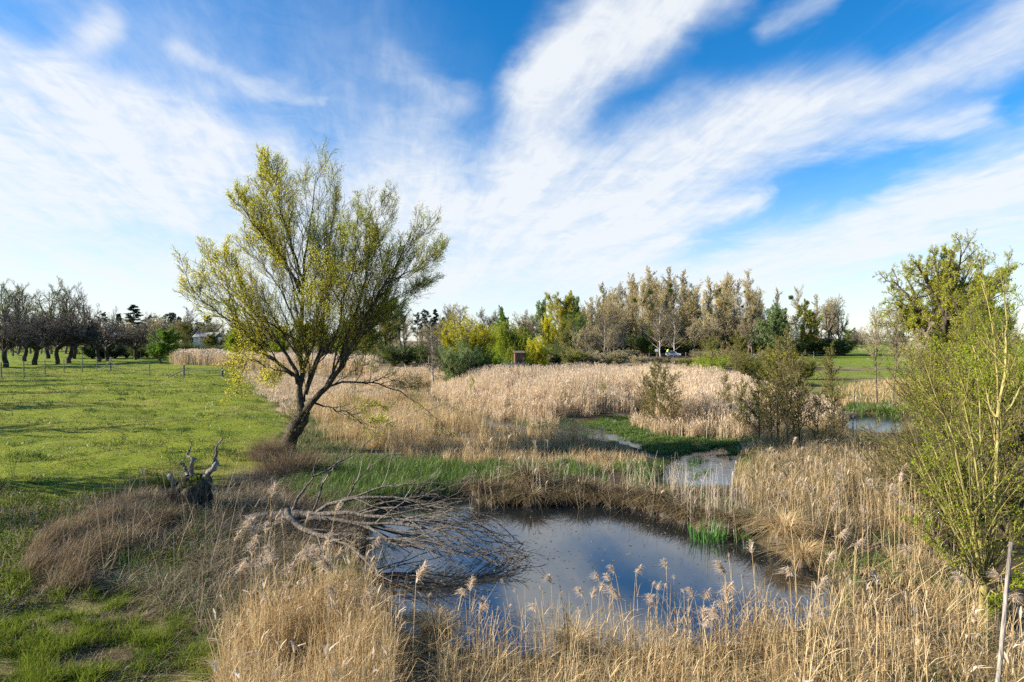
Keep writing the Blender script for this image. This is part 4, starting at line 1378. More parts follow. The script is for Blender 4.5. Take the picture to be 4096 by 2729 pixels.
plantit('bare_tree', 'round1', 1205, 180, 722, 'greyish bare tree on the skyline right of the weeping willow', ws=1.0)
plantit('bare_tree', 'round2', 1226, 190, 714, 'thin bare tree beside the pale green poplar', ws=.8)
plantit('leafy_tree', 'green2', 1155, 160, 714, 'dark green tree rising behind the weeping willow', leaf='leaf_green', ws=.6)
for dx, yt, pr, lab in ((982, 716, 'pine0', 'dark pine on the skyline right of the leaning willow'), (1000, 712, 'spruce0', 'pointed dark spruce right of the leaning willow'),
                        (962, 726, 'pine1', 'low dark pine partly behind the leaning willow'), (1016, 730, 'spruce1', 'small dark spruce beneath the gaunt bare tree')):
    plantit('conifer_tree', pr, dx, 170, yt, lab, ws=1.1)
sn = plantit('snag_tree', 'bare0', 1066, 176, 708, 'broken bare snag with crooked top above the golden bush', ws=2.0, wood='bark_dark')
for i, (dx, D, yt, pr, lf) in enumerate(((880, 120, 690, 'budding1', 'leaf_olive'), (925, 128, 684, 'budding0', 'leaf_green'), (840, 110, 720, 'green1', 'leaf_olive'), (800, 118, 735, 'green0', 'leaf_lime'),
                                         (745, 122, 748, 'green1', 'leaf_olive'), (690, 126, 742, 'green0', 'leaf_olive'), (640, 118, 752, 'green0', 'leaf_lime'), (595, 122, 745, 'green1', 'leaf_olive'), (540, 116, 758, 'green2', 'leaf_lime'))):
    plantit('leafy_tree', pr, dx, D, yt, ('tall half leafed tree seen through the right of the leaning willow', 'open crowned green tree right behind the willow\'s edge', 'olive tree behind the willow\'s right limbs',
            'yellow green tree behind the willow\'s fork', 'olive tree straight behind the willow\'s trunk', 'broad olive tree behind the willow\'s left limbs', 'yellow green tree seen through the willow\'s left crown',
            'dull olive tree behind the willow\'s lowest left limb', 'yellow green tree right of the white house')[i], leaf=lf)
for i in range(30):
    dx = 560 + i * 25 + rr.uniform(-8, 8)
    plantit('bare_tree', 'round%d' % (i % 3), dx, rr.uniform(135, 185), 748 + rr.uniform(-20, 14), 'dark bare tree in the belt behind the leaning willow', 'tree', 'belt of bare trees behind the willow', twig='twig_brown')
for i, dx in enumerate((905, 935, 960, 985, 1140, 1255, 1275)):
    plantit('dark_bush', 'shrub1', dx, 105 + (i % 3) * 6, 796 + rr.uniform(-5, 4), 'dark green bush low at the back edge of the reed bed', 'shrub', 'dark bushes behind the reed bed', leaf='leaf_ivy', ws=1.5)

# the orchard and the skyline on the left -------------------------------
AP = [(14, 92, 716, 0), (56, 112, 724, 1), (80, 100, 720, 1), (132, 104, 722, 0), (158, 106, 716, 1), (170, 128, 730, 0), (228, 112, 732, 1), (246, 118, 735, 0), (312, 124, 748, 1), (-60, 98, 712, 0), (-110, 90, 715, 1), (290, 140, 750, 0), (110, 130, 722, 1)]
for i, (dx, D, yt, k) in enumerate(AP):
    plantit('apple_tree', 'apple%d' % k, dx, D, yt, 'dark bare old apple tree in the orchard beyond the fence', 'tree', 'bare orchard trees', ws=1.0)
plantit('leafy_tree', 'green0', 372, 104, 758, 'round bright green tree with leaning trunk at the meadow\'s end', leaf='leaf_green', ws=1.35)
plantit('leafy_tree', 'green1', 258, 135, 742, 'cream white blossoming tree behind the dark orchard', leaf='blossom', ws=1.0)
plantit('leafy_tree', 'green2', 108, 140, 738, 'faintly blossoming tree deep in the orchard', leaf='leaf_pale', ws=.9)
SK = [(8, 170, 648, 'airyleaf1', 'leaf_pale', 'pale green poplar at the extreme left of the skyline'), (42, 176, 652, 'airyleaf1', 'leaf_olive', 'greenish tall tree second from the skyline\'s left end'),
      (118, 172, 642, 'airyleaf0', 'leaf_olive', 'tallest bare tree of the left skyline'), (150, 176, 658, 'airyleaf1', 'leaf_olive', 'half green crowned tree right of the tallest bare one'),
      (196, 168, 652, 'airy0', None, 'gaunt tall bare tree with bent tip above the orchard'), (70, 180, 668, 'airy1', None, 'brown bare tree behind the greenish tall ones'),
      (252, 240, 706, 'airy0', None, 'thin bare tree left of the tall spruce'), (340, 230, 718, 'airy1', None, 'hazy bare tree right of the tall spruce'), (362, 220, 724, 'airyleaf1', 'leaf_olive', 'olive rounded tree on the skyline above the green tree'),
      (425, 230, 712, 'airy0', None, 'thin bare tree near the white house'), (440, 220, 705, 'airy1', None, 'bare tree with nests above the white house'), (176, 176, 678, 'airy0', None, 'lower bare tree left of the gaunt bent one'),
      (30, 150, 690, 'airy0', None, 'grey bare tree standing low at the left border'), (218, 190, 700, 'airy1', None, 'small bare tree right of the gaunt bent one')]
for dx, D, yt, pr, lf, lab in SK:
    plantit('skyline_tree', pr, dx, D, yt, lab, leaf=lf, ws=.85)
for dx, D, yt, pr, lab, w in ((303, 210, 702, 'spruce0', 'tall dark spruce standing out on the left skyline', 1.9), (234, 230, 724, 'pine1', 'dark conifer left of the cream blossoming tree', 1.3), (272, 225, 722, 'spruce1', 'blunt conifer just left of the tall spruce', 1.5),
                              (386, 230, 722, 'pine0', 'dark spreading pine right of the olive skyline tree', 1.5), (405, 235, 726, 'pine1', 'lower dark pine beside the spreading pine', 1.5), (470, 230, 728, 'pine0', 'dark pine half hidden by the willow\'s left limbs', 1.5),
                              (340, 240, 730, 'pine1', 'dark pine low behind the hazy bare tree', 1.6)):
    plantit('conifer_tree', pr, dx, D, yt, lab, ws=w)
plantit('leafy_tree', 'budding1', 440, 150, 742, 'large olive brown bush in front of the white house', leaf='leaf_olive', ws=1.2)
plantit('leafy_tree', 'green1', 492, 135, 768, 'small yellowish bush right of the olive brown one', leaf='leaf_olive', ws=1.3)
plantit('bare_tree', 'airy0', 474, 140, 752, 'bare twiggy tree screening the white house', twig='twig_brown', ws=1.4)
for i in range(44):
    dx = -80 + i * 16 + rr.uniform(-9, 9)
    plantit('hedge_tree', 'round%d' % (i % 3), dx, rr.uniform(175, 250), 744 + rr.uniform(-16, 12), 'dull bare tree in the far hedge on the left', 'tree', 'far hedge trees on the left', twig='twig_brown', ws=1.2)
for i in range(12):
    dx = 215 + i * 25 + rr.uniform(-6, 6)
    plantit('dark_bush', 'shrub1', dx, rr.uniform(122, 140), 795 + rr.uniform(-6, 5), 'dark bush at the far edge of the meadow', 'shrub', 'dark bushes beyond the meadow', leaf='leaf_ivy', ws=1.6)

for j, (x, y, h, pr) in enumerate(((-66, 60, 11, 'airy0'), (-75, 66, 12, 'airy1'), (-58, 54, 10, 'airy1'), (-50, 47, 9, 'airy0'), (-88, 74, 13, 'airy0'), (-45, 36, 9, 'airy1'), (-33, 27, 8, 'airy0'), (-19.5, 13.5, 7.5, 'airy1'), (-22, 17.5, 7.5, 'airyleaf1'))):
    z = float(hz(x, y)); sc_ = h / PROTO[pr][2]
    e = empty('bare_tree', (x, y, z - .03), j * 1.3, sc_)
    link('trunk', PROTO[pr][0], e); link('crown', PROTO[pr][1], e)
    tag(e, 'open bare tree standing outside the left edge of the meadow', 'tree', 'trees outside the left edge')

# far right -------------------------------------------------------------
for i in range(17):
    dx = 1955 + i * 26 + rr.uniform(-8, 8)
    plantit('hedge_tree', ('round%d' % (i % 3)) if i % 4 else 'green1', dx, rr.uniform(230, 290), 762 + rr.uniform(-8, 8), 'dark tree in the distant hedge across the fields', 'tree', 'distant hedge across the fields', twig='twig_brown', leaf='leaf_ivy', ws=1.5)
plantit('oak_tree', 'oak0', 2166, 46, 578, 'big spreading oak with fresh yellow green leaves', ws=.74)
for dx, D, yt, lab, w in ((2015, 42, 724, 'left of the two slender bare trees by the far pool', .8), (2052, 40.5, 720, 'right of the two slender bare trees by the far pool', .8)):
    plantit('slender_tree', 'bare%d' % (dx > 2030), dx, D, yt, lab, ws=w)
plantit('bare_bush', 'round1', 2122, 44, 740, 'bare brownish bush below the oak', 'shrub', twig='twig_brown', ws=.9)
plantit('bare_bush', 'budding1', 2178, 40, 752, 'olive budding bush under the oak\'s crown', 'shrub', leaf='leaf_olive', ws=.9)
plantit('leafy_bush', 'near1', 2142, 30, 800, 'olive green willow bush behind the far pool', 'shrub', leaf='leaf_oak', ws=1.1)
plantit('leafy_bush', 'near0', 2190, 24, 800, 'yellow green willow bush right of the far pool', 'shrub', leaf='leaf_oak', ws=1.0)
plantit('leafy_bush', 'near0', 2268, 21, 782, 'bright leafy willow bush in front of the oak', 'shrub', leaf='leaf_oak', ws=.8)
plantit('leafy_bush', 'near1', 2335, 24, 770, 'olive willow bush at the right border behind the tall saplings', 'shrub', leaf='leaf_oak', ws=1.0)
plantit('leafy_bush', 'near1', 2100, 17, 960, 'low grey green willow bush beside the far pool', 'shrub', leaf='leaf_olive', ws=1.2)
plantit('leafy_bush', 'near1', 2180, 15, 930, 'low olive willow bush left of the multi-stemmed willow', 'shrub', leaf='leaf_olive', ws=1.0)
plantit('leafy_bush', 'near1', 2320, 14, 900, 'dense olive bush behind the multi-stemmed willow', 'shrub', leaf='leaf_olive', ws=1.0)
plantit('young_tree', 'near0', 2270, 30, 668, 'light green leafy young tree overlapping the oak\'s right side', leaf='leaf_lime', ws=.42, wood='bark_olive', rz=2.2)

# young alders in the reeds ----------------------------------------------
AL = [(1790, 25.5, 790, 0, 'dense young alder, the tallest of the reed bed clump', .95), (1806, 24.5, 770, 1, 'slim alder stem rising from the middle of the reed bed clump', .7), (1775, 26, 812, 2, 'green budding alder on the left of the reed bed clump', .9),
      (1838, 25, 830, 1, 'spreading bare alder on the right of the reed bed clump', 1.1), (1822, 27, 775, 3, 'leafless alder just behind the reed bed clump', .8), (1500, 32, 845, 0, 'budding alder rising at the end of the reed wall', 1.0),
      (1518, 31, 838, 2, 'greener alder beside the one at the end of the reed wall', .9), (1540, 30.5, 862, 1, 'bare spreading alder bush in the bright reeds', 1.2), (1478, 33, 862, 1, 'thin bare alder left of the budding pair', 1.0),
      (1668, 33, 862, 0, 'small budding alder alone between the two alder clumps', .9), (1700, 29, 880, 2, 'small green alder left of the big clump', .9), (1908, 35, 798, 0, 'young alder standing before the green bank', 1.0),
      (1748, 27, 850, 2, 'leafy young alder low at the left foot of the clump', 1.1), (1880, 24.5, 900, 3, 'low bare alder right of the big clump', 1.1), (1915, 24, 905, 1, 'thin low alder near the leaning stick', 1.0), (1663, 60, 780, 3, 'bare alder beyond the reeds right of the car', 1.2),
      (1690, 62, 770, 1, 'pale stemmed alder beyond the reeds under the low green tree', 1.0), (1640, 64, 780, 2, 'green budding alder beyond the reeds right of the car', 1.2)]
for dx, D, yt, k, lab, w in AL:
    plantit('young_alder', 'alder%d' % k, dx, D, yt, lab, ws=w)
for dx, D, yt, lab in ((1765, 60, 822, 'olive bush behind the reeds left of the yellow bush'), (1720, 66, 824, 'low green bush behind the small budding alder'), (1850, 70, 826, 'brown green bush on the field\'s edge'), (1632, 58, 822, 'small yellow green bush right of the car')):
    plantit('leafy_bush', 'shrub0', dx, D, yt, lab, 'shrub', leaf='leaf_lime' if 'yellow green' in lab else 'leaf_olive', ws=1.3)
plantit('yellow_bush', 'shrub2', 1802, 100, 808, 'orange yellow flowering bush at the edge of the far field', 'shrub', ws=2.2)
for i, (x_, y_, D) in enumerate(((1085, 868, 44), (1300, 905, 38), (1340, 900, 37), (1385, 880, 39))):
    plantit('green_shoot', 'alder2', x_, D, y_, 'slight green willow shoot among the pale reeds', 'shrub', 'green shoots among the reeds', leaf='leaf_lime', twig='twig_olive', ws=.7)

# ------------------------------------------------------------------ the big leaning willow


def smoothline(pts, n):
    """resample a polyline to n points along a Catmull-Rom curve"""
    pts = np.asarray(pts, float)
    Q = np.vstack([2 * pts[0] - pts[1], pts, 2 * pts[-1] - pts[-2]])
    L = np.concatenate([[0], np.cumsum(np.linalg.norm(np.diff(pts, axis=0), axis=1))])
    s = np.linspace(0, L[-1], n)
    out = []
    for v in s:
        i = min(int(np.searchsorted(L, v, side='right') - 1), len(pts) - 2)
        u = (v - L[i]) / max(L[i + 1] - L[i], 1e-9)
        p0, p1, p2, p3 = Q[i], Q[i + 1], Q[i + 2], Q[i + 3]
        out.append(.5 * (2 * p1 + (p2 - p0) * u + (2 * p0 - 5 * p1 + 4 * p2 - p3) * u * u + (3 * p1 - p0 - 3 * p2 + p3) * u ** 3))
    return np.array(out)


def c3(x, y):      # the two close-up views in which the willow was traced, to source pixels
    return 650 + x * .5102, 1200 + y * .5102


def c2(x, y):
    return 650 + x * .5102, 550 + y * .5102


WD = 23.9          # distance of the willow


def limb(pts, d0, d1, n=12, cut=40):
    """pts: (view, x, y); depth runs from d0 to d1"""
    L = []
    m = len(pts)
    for i, (v, x, y) in enumerate(pts):
        sx, sy = (c3 if v == 3 else c2)(x, y)
        u = i / (m - 1)
        L.append(spt(sx, sy, WD + d0 + (d1 - d0) * u ** 1.3))
    return smoothline(smoothline(L, 40)[:cut], n)


rng = rg(401)
bx, by = at((650 + 985 * .5102) / K, WD)
WB = np.array([bx, by, float(hz(bx, by))])
willow = empty('leaning_willow', WB)
tag(willow, 'big old willow leaning right with fresh yellow green leaves, standing between meadow and marsh', 'tree')
wood = MB()
trunk = limb([(3, 988, 1215), (3, 985, 1160), (3, 1005, 1080), (3, 1040, 1010), (3, 1080, 940), (3, 1108, 870)], 0, 0, 16)
trad = np.interp(np.linspace(0, 1, 16), [0, .12, .35, .6, .8, 1], [.37, .32, .29, .33, .33, .27])
LIMBS = [  # points, d0, d1, r0, r1
    ([(3, 1095, 910), (3, 1085, 800), (3, 1078, 690), (3, 1098, 600), (3, 1085, 500), (3, 1072, 400), (3, 1080, 300), (3, 1094, 150), (3, 1092, 0), (2, 1105, 1080), (2, 1118, 930), (2, 1150, 780), (2, 1180, 560), (2, 1195, 350), (2, 1205, 150)], 0, .8, .21, .012),
    ([(2, 1100, 1120), (2, 1050, 980), (2, 1000, 800), (2, 950, 640), (2, 900, 480), (2, 870, 320), (2, 835, 130)], .3, -1.6, .085, .010),
    ([(2, 1090, 1180), (2, 1000, 1050), (2, 900, 900), (2, 862, 750), (2, 840, 550), (2, 790, 380), (2, 740, 200)], .3, 1.8, .085, .010),
    ([(2, 1080, 1230), (2, 980, 1000), (2, 880, 865), (2, 780, 750), (2, 690, 640), (2, 620, 550), (2, 525, 470)], .2, -2.6, .085, .010),
    ([(3, 1060, 660), (3, 1020, 580), (3, 900, 490), (3, 800, 400), (3, 700, 300), (3, 600, 215), (3, 480, 130), (3, 380, 50), (2, 290, 1270), (2, 220, 1150), (2, 180, 1020)], 0, -2.2, .115, .010),
    ([(3, 1065, 640), (3, 1042, 530), (3, 950, 395), (3, 850, 295), (3, 760, 205), (3, 660, 95), (2, 545, 1250), (2, 450, 1120), (2, 370, 980), (2, 320, 880)], 0, 2.2, .12, .010),
    ([(3, 1075, 330), (3, 950, 255), (3, 860, 190), (2, 750, 1420), (2, 640, 1290), (2, 560, 1130), (2, 500, 960), (2, 455, 830)], .2, -.8, .07, .010),
    ([(3, 1060, 250), (3, 1015, 120), (2, 900, 1150), (2, 790, 1010), (2, 700, 900), (2, 640, 780)], .3, 1.6, .06, .010),
    ([(3, 1112, 880), (3, 1180, 800), (3, 1235, 735), (3, 1290, 680), (3, 1350, 600), (3, 1405, 520), (3, 1440, 440), (3, 1500, 330), (3, 1560, 180), (3, 1640, 30), (2, 1770, 1110), (2, 1850, 970), (2, 1930, 790), (2, 1995, 600)], 0, -1.4, .20, .010),
    ([(3, 1400, 525), (3, 1425, 350), (3, 1480, 190), (2, 1560, 1250), (2, 1600, 1010), (2, 1640, 850), (2, 1690, 650), (2, 1705, 430)], -.5, 1.6, .095, .010),
    ([(3, 1470, 390), (3, 1600, 190), (2, 1710, 1220), (2, 1830, 1105), (2, 1980, 1025), (2, 2100, 940), (2, 2190, 870)], -.6, -3.0, .08, .010),
    ([(3, 1420, 470), (3, 1520, 350), (3, 1640, 190), (2, 1760, 1310), (2, 1900, 1210), (2, 2020, 1150), (2, 2110, 1090)], -.6, 2.2, .075, .010),
    ([(3, 1120, 740), (3, 1180, 560), (3, 1230, 430), (3, 1242, 330), (3, 1255, 200), (3, 1275, 60), (2, 1290, 1100), (2, 1292, 900), (2, 1340, 650), (2, 1420, 400)], 0, 1.2, .12, .010),
    ([(3, 1130, 700), (3, 1200, 510), (3, 1280, 400), (3, 1350, 285), (3, 1390, 180), (3, 1400, 50), (2, 1385, 1290), (2, 1330, 1160), (2, 1300, 1020), (2, 1250, 850), (2, 1170, 700)], 0, -1.6, .10, .010),
    ([(3, 1398, 90), (2, 1410, 1270), (2, 1480, 1100), (2, 1560, 950), (2, 1510, 760), (2, 1560, 560)], -1.0, -2.4, .05, .010),
    ([(3, 1090, 560), (3, 1150, 420), (3, 1210, 290), (2, 1220, 1250), (2, 1380, 1040), (2, 1420, 850), (2, 1440, 640)], .2, 2.6, .07, .010),
    ([(3, 1110, 800), (3, 1140, 600), (3, 1130, 420), (3, 1120, 250), (2, 1170, 1330), (2, 1190, 1200)], .2, -2.0, .06, .012),
    ([(3, 1030, 595), (3, 930, 558), (3, 860, 580), (3, 790, 615)], 0, -1.4, .05, .010),
    ([(3, 930, 560), (3, 800, 520), (3, 700, 470), (3, 640, 520), (3, 610, 640), (3, 590, 740)], -.4, -1.2, .04, .008),
    ([(3, 860, 470), (3, 760, 420), (3, 640, 380), (3, 570, 460), (3, 540, 560)], -.3, .9, .035, .008),
    ([(3, 1290, 682), (3, 1400, 655), (3, 1530, 645), (3, 1640, 650), (3, 1750, 680), (3, 1870, 722), (3, 1980, 790), (3, 2060, 860), (3, 2130, 920), (3, 2210, 985)], -.2, -1.8, .075, .008),
    ([(3, 1200, 812), (3, 1280, 830), (3, 1380, 865), (3, 1460, 890), (3, 1530, 945), (3, 1600, 1000), (3, 1700, 1072)], 0, -1.6, .06, .008),
    ([(3, 1450, 888), (3, 1560, 842), (3, 1690, 825), (3, 1760, 850)], -.6, -.6, .022, .006),
    ([(3, 1540, 950), (3, 1600, 965), (3, 1700, 945), (3, 1790, 980)], -.9, -1.4, .02, .006),
    ([(3, 1640, 650), (3, 1740, 610), (3, 1860, 640), (3, 1960, 655), (3, 2060, 670)], -.7, .4, .03, .006),
    ([(3, 1350, 660), (3, 1450, 590), (3, 1560, 520), (3, 1700, 480)], -.3, 1.2, .03, .006),
    ([(3, 1440, 440), (3, 1540, 380), (3, 1640, 370), (3, 1750, 380)], -.5, 1.6, .05, .008),
]
tubes(wood, trunk[None], trad[None] * (1 + .06 * np.sin(np.arange(16) * 1.7))[None], 14)
LP, LR_ = [], []
for i, (pts, d0, d1, r0, r1) in enumerate(LIMBS):
    l = limb(pts, d0, d1, 18, 40 if i in (17, 18, 19, 20, 21, 22, 23, 24, 25, 26) else 37)
    l[1:] += rng.normal(0, .03, (17, 3))
    t_ = np.linspace(0, 1, 18)
    rr_ = r0 * .82 + (r1 - r0 * .82) * t_ ** .58
    tubes(wood, l[None], rr_[None], 8 if r0 > .1 else 6)
    LP.append(l); LR_.append(rr_)
LP, LR_ = np.array(LP), np.array(LR_)
upr = np.array([i not in (17, 18, 19, 20, 21, 22, 23, 24, 25, 26) for i in range(len(LIMBS))])
main = np.array([L_[3] > .06 for L_ in LIMBS]) & upr
tw = MB()
# first order branches off the limbs: steep, like the limbs themselves
B1, q1 = sub(LP[main], LR_[main], 21, .14, .98, (14, 48), .43, 9, .06, .085, .45, .007, rng, .58)
B1b, q1b = sub(LP[upr & ~main], LR_[upr & ~main], 16, .12, .98, (14, 50), .52, 9, .06, .085, .45, .007, rng, .5)
B1 = np.concatenate([B1, B1b]); q1 = np.concatenate([q1, q1b])
tubes(wood, B1, np.maximum(q1, .008), 4)
B2, q2 = sub(B1, q1, 11, .12, 1, (16, 52), .40, 5, .09, .09, .55, .005, rng, .35)
tubes(tw, B2, np.maximum(q2, .0055), 3, rng.random(len(B2)) * .6)
B3, q3 = sub(B2, q2, 6, .10, 1, (18, 60), .66, 4, .10, .08, .8, .004, rng, .3)
tubes(tw, B3, q3 * 0 + .0048, 3, rng.random(len(B3)) * .6)
D1, s1 = sub(LP[~upr], LR_[~upr], 18, .15, .98, (20, 70), .28, 6, .11, .05, .45, .006, rng, .5)
tubes(wood, D1, np.maximum(s1, .006), 4)
D2, s2 = sub(D1, s1, 7, .1, 1, (20, 60), .5, 4, .12, .06, .6, .004, rng, .4)
tubes(tw, D2, q3[:1] * 0 + .0048 if False else np.maximum(s2, .0048), 3, rng.random(len(D2)) * .6)


def wleaf(P, per, rng, keep):
    """leaves; backlit yellow glow low on the left, darker green right, put into the colour"""
    m = rng.random(len(P)) < keep
    P = P[m]
    mid_ = P[:, -1]
    g = .62 - .075 * (mid_[:, 0] - WB[0]) - .012 * (mid_[:, 2] - 5)  # sun glowing through the left of the crown, painted as leaf tone
    r = np.clip(np.repeat(g, per) + rng.normal(0, .22, len(P) * per), 0, 1)
    leaf_on(tw, P, per, .070, .024, rng, 1, .05, .6, 0, .06, r)


wleaf(B3, 5, rng, .72)
wleaf(B2, 5, rng, .6)
wleaf(B1, 3, rng, .3)
wleaf(D2, 6, rng, .9)
# the hanging golden spray at the lower left
for j in (17, 18, 19):
    S1, u1 = sub(LP[j:j + 1], LR_[j:j + 1], 22, .25, 1, (30, 90), .30, 6, .14, -.03, .5, .004, rng, .3)
    tubes(tw, S1, np.maximum(u1, .005), 3, rng.random(len(S1)) * .5)
    S2, u2 = sub(S1, u1, 6, .1, 1, (25, 70), .5, 4, .14, -.04, .6, .004, rng, .3)
    tubes(tw, S2, np.maximum(u2, .004), 3, rng.random(len(S2)) * .5)
    leaf_on(tw, S2, 5, .075, .026, rng, 1, .0, .7, .1, .05, np.clip(rng.normal(.95, .12, len(S2) * 5), 0, 1))
# whiskers at the trunk
K1, v1 = grow_from(np.repeat(trunk[8:13], 12, 0), rng.normal(0, 1, (60, 3)) + [-.3, -.6, .9], rng.uniform(.5, 1.5, 60), 6, .12, .07, .012, .004, rng)
tubes(tw, K1, v1, 3, rng.random(60) * .6)
leaf_on(tw, K1, 8, .05, .016, rng, 1, .1, .6)
for m_ in (wood, tw):
    m_.V = [v - WB.astype(np.float32) for v in m_.V]
wood.build('trunk', [MT['bark_dark']], willow)
tw.build('crown', [MT['twig_olive'], MT['leaf_willow']], willow)

# ------------------------------------------------------------------ the fallen dead tree


def cf(x, y):
    return 900 + x * .5925, 1800 + y * .5925


rng = rg(411)
fx, fy = at((900 + 300 * .5925) / K, 14.6)
FB = np.array([fx, fy, float(hz(fx, fy))])
fallen = empty('fallen_tree', FB)
tag(fallen, 'fallen dead tree with bare grey branches fanning out over the pond', 'dead tree')
fw, fb, ft = MB(), MB(), MB()
FT = [(150, 478), (220, 464), (300, 455), (400, 450), (480, 444), (570, 446), (660, 440)]
tl = smoothline([spt(*cf(x, y), 14.15) for x, y in FT], 14)
tubes(fw, tl[None], np.interp(np.linspace(0, 1, 14), [0, .5, 1], [.15, .14, .10])[None] * (1 + rng.normal(0, .06, (1, 14))), 10)
FBR = [  # points, d0, d1, r0
    ([(420, 405), (432, 458), (520, 530), (600, 565), (690, 600), (800, 630), (880, 672), (950, 740), (1000, 790), (1060, 850), (1140, 895)], 13.9, 11.3, .085),
    ([(560, 440), (700, 430), (800, 425), (900, 435), (1000, 445), (1130, 455), (1250, 470), (1400, 480), (1500, 510), (1700, 590), (1850, 670), (1990, 752)], 14.5, 12.9, .075),
    ([(560, 460), (700, 465), (830, 480), (960, 490), (1100, 490), (1250, 505), (1380, 530), (1500, 580), (1650, 640), (1800, 690), (2010, 762)], 14.4, 12.85, .07),
    ([(580, 455), (640, 410), (720, 360), (850, 335), (1000, 325), (1150, 325), (1250, 340), (1400, 370), (1550, 390), (1700, 430), (1830, 500), (1920, 585)], 14.5, 14.0, .06),
    ([(790, 335), (900, 310), (1000, 265), (1100, 240), (1200, 230), (1350, 225), (1500, 235), (1620, 280), (1710, 335)], 14.6, 14.6, .035),
    ([(450, 425), (480, 340), (530, 260), (592, 180), (600, 110), (638, 0)], 14.5, 14.9, .05),
    ([(592, 180), (680, 140), (760, 80), (850, 30), (950, -50), (1060, -160)], 14.7, 15.6, .028),
    ([(590, 425), (640, 300), (660, 200), (720, 120), (790, 20), (900, -80)], 14.5, 15.4, .03),
    ([(740, 440), (830, 325), (900, 200), (980, 110), (1100, 20), (1210, 5)], 14.5, 15.2, .032),
    ([(760, 570), (830, 575), (930, 600), (1050, 600), (1180, 600), (1300, 610), (1450, 650), (1600, 690), (1760, 722)], 13.6, 12.9, .05),
    ([(960, 510), (1050, 570), (1150, 640), (1250, 672), (1350, 740), (1460, 805)], 13.8, 12.5, .038),
    ([(775, 585), (800, 550), (870, 535), (945, 542)], 13.4, 13.5, .035),
    ([(950, 425), (1000, 390), (1080, 355), (1200, 330), (1320, 296), (1500, 250), (1660, 180)], 14.4, 14.9, .03),
    ([(1140, 465), (1300, 460), (1450, 470), (1600, 510), (1750, 580), (1900, 660), (2035, 745)], 14.2, 13.0, .035),
    ([(900, 435), (1060, 400), (1250, 395), (1450, 420), (1650, 500), (1850, 610), (1975, 700)], 14.4, 13.3, .035),
    ([(1000, 490), (1150, 540), (1300, 560), (1450, 600), (1650, 660), (1850, 740), (1960, 790)], 14.0, 12.8, .035),
    ([(830, 480), (980, 540), (1100, 600), (1220, 650), (1400, 690), (1600, 720), (1800, 780)], 14.0, 12.7, .035),
    ([(640, 440), (640, 480), (600, 540), (640, 560)], 14.2, 13.6, .018),
]
FP, FR = [], []
for pts, d0, d1, r0 in FBR:
    m = len(pts)
    l = smoothline([spt(*cf(x, y), d0 - .32 + (d1 - d0) * i / (m - 1)) for i, (x, y) in enumerate(pts)], 20)
    l[1:] += np.cumsum(rng.normal(0, .011, (19, 3)), 0) * [1, .6, .6] * .8 + rng.normal(0, .006, (19, 3))
    r_ = r0 + (.007 - r0) * np.linspace(0, 1, 20) ** .7
    tubes(fb, l[None], r_[None], 7)
    FP.append(l); FR.append(r_)
FP, FR = np.array(FP), np.array(FR)
long_ = np.array([len(b[0]) >= 7 and b[3] >= .03 for b in FBR])
long_[[4, 6, 7, 8]] = False
G1, g1_ = sub(FP[long_], FR[long_], 15, .22, .97, (12, 42), .38, 7, .09, .03, .5, .005, rng, .55, (.8, -.15, -.35))
G1[..., 2] = np.maximum(G1[..., 2], .0 - .1)
tubes(fb, G1, np.maximum(g1_, .0062), 5)
G2, g2_ = sub(G1, g1_, 3, .2, .98, (12, 42), .5, 6, .10, .03, .6, .004, rng, .4, (.8, -.1, -.3))
G2[..., 2] = np.maximum(G2[..., 2], -.1)
tubes(ft, G2, np.maximum(g2_, .0045), 3, rng.random(len(G2)))
H1, h1_ = sub(FP[[4, 6, 7, 8, 12]], FR[[4, 6, 7, 8, 12]], 8, .2, .97, (15, 50), .3, 6, .10, .05, .5, .004, rng, .5)
tubes(ft, H1, np.maximum(h1_, .004), 3, rng.random(len(H1)))
for m_ in (fw, fb, ft):
    m_.V = [v - FB.astype(np.float32) for v in m_.V]
fw.build('trunk', [MT['bark_dead']], fallen)
fb.build('branch', [MT['bark_dead']], fallen)
ft.build('crown', [plant('dead pond twig', [(.03, .024, .018), (.075, .06, .045), (.17, .14, .10)], 0.0, .06, .0)], fallen)

# ------------------------------------------------------------------ the uprooted stump


def cs(x, y):
    return x * .4675, 1700 + y * .4675


rng = rg(421)
SD = 14.9
sx_, sy_ = at(1680 * .4675 / K, SD)
SB = np.array([sx_, sy_, float(hz(sx_, sy_))])
stump = empty('uprooted_stump', SB)
tag(stump, 'weathered uprooted root plate with pale antler-like roots on the left mound', 'stump')
sb, sr, sl = MB(), MB(), MB()


def lump(mb, c0, rad, rng, n=22, m=14, amp=.25):
    u = np.linspace(0, 2 * math.pi, n, endpoint=False); v = np.linspace(.04, math.pi - .04, m)
    U, Vv = np.meshgrid(u, v, indexing='ij')
    d = np.stack([np.cos(U) * np.sin(Vv), np.sin(U) * np.sin(Vv), np.cos(Vv)], -1)
    k = 1 + amp * (fbm(d[..., 0] * 2.2 + 5 + d[..., 2], d[..., 1] * 2.2 + 9 + 1.3 * d[..., 2], int(rng.integers(1, 30)), 4) - .5) * 3
    P = np.asarray(c0) + d * k[..., None] * np.asarray(rad)
    ix = np.arange(n * m).reshape(n, m)
    nx_ = np.roll(ix, -1, 0)
    Fq = np.stack([ix[:, :-1], nx_[:, :-1], nx_[:, 1:], ix[:, 1:]], -1)[..., ::-1]
    mb.add(P, Fq, .5, 0, True)


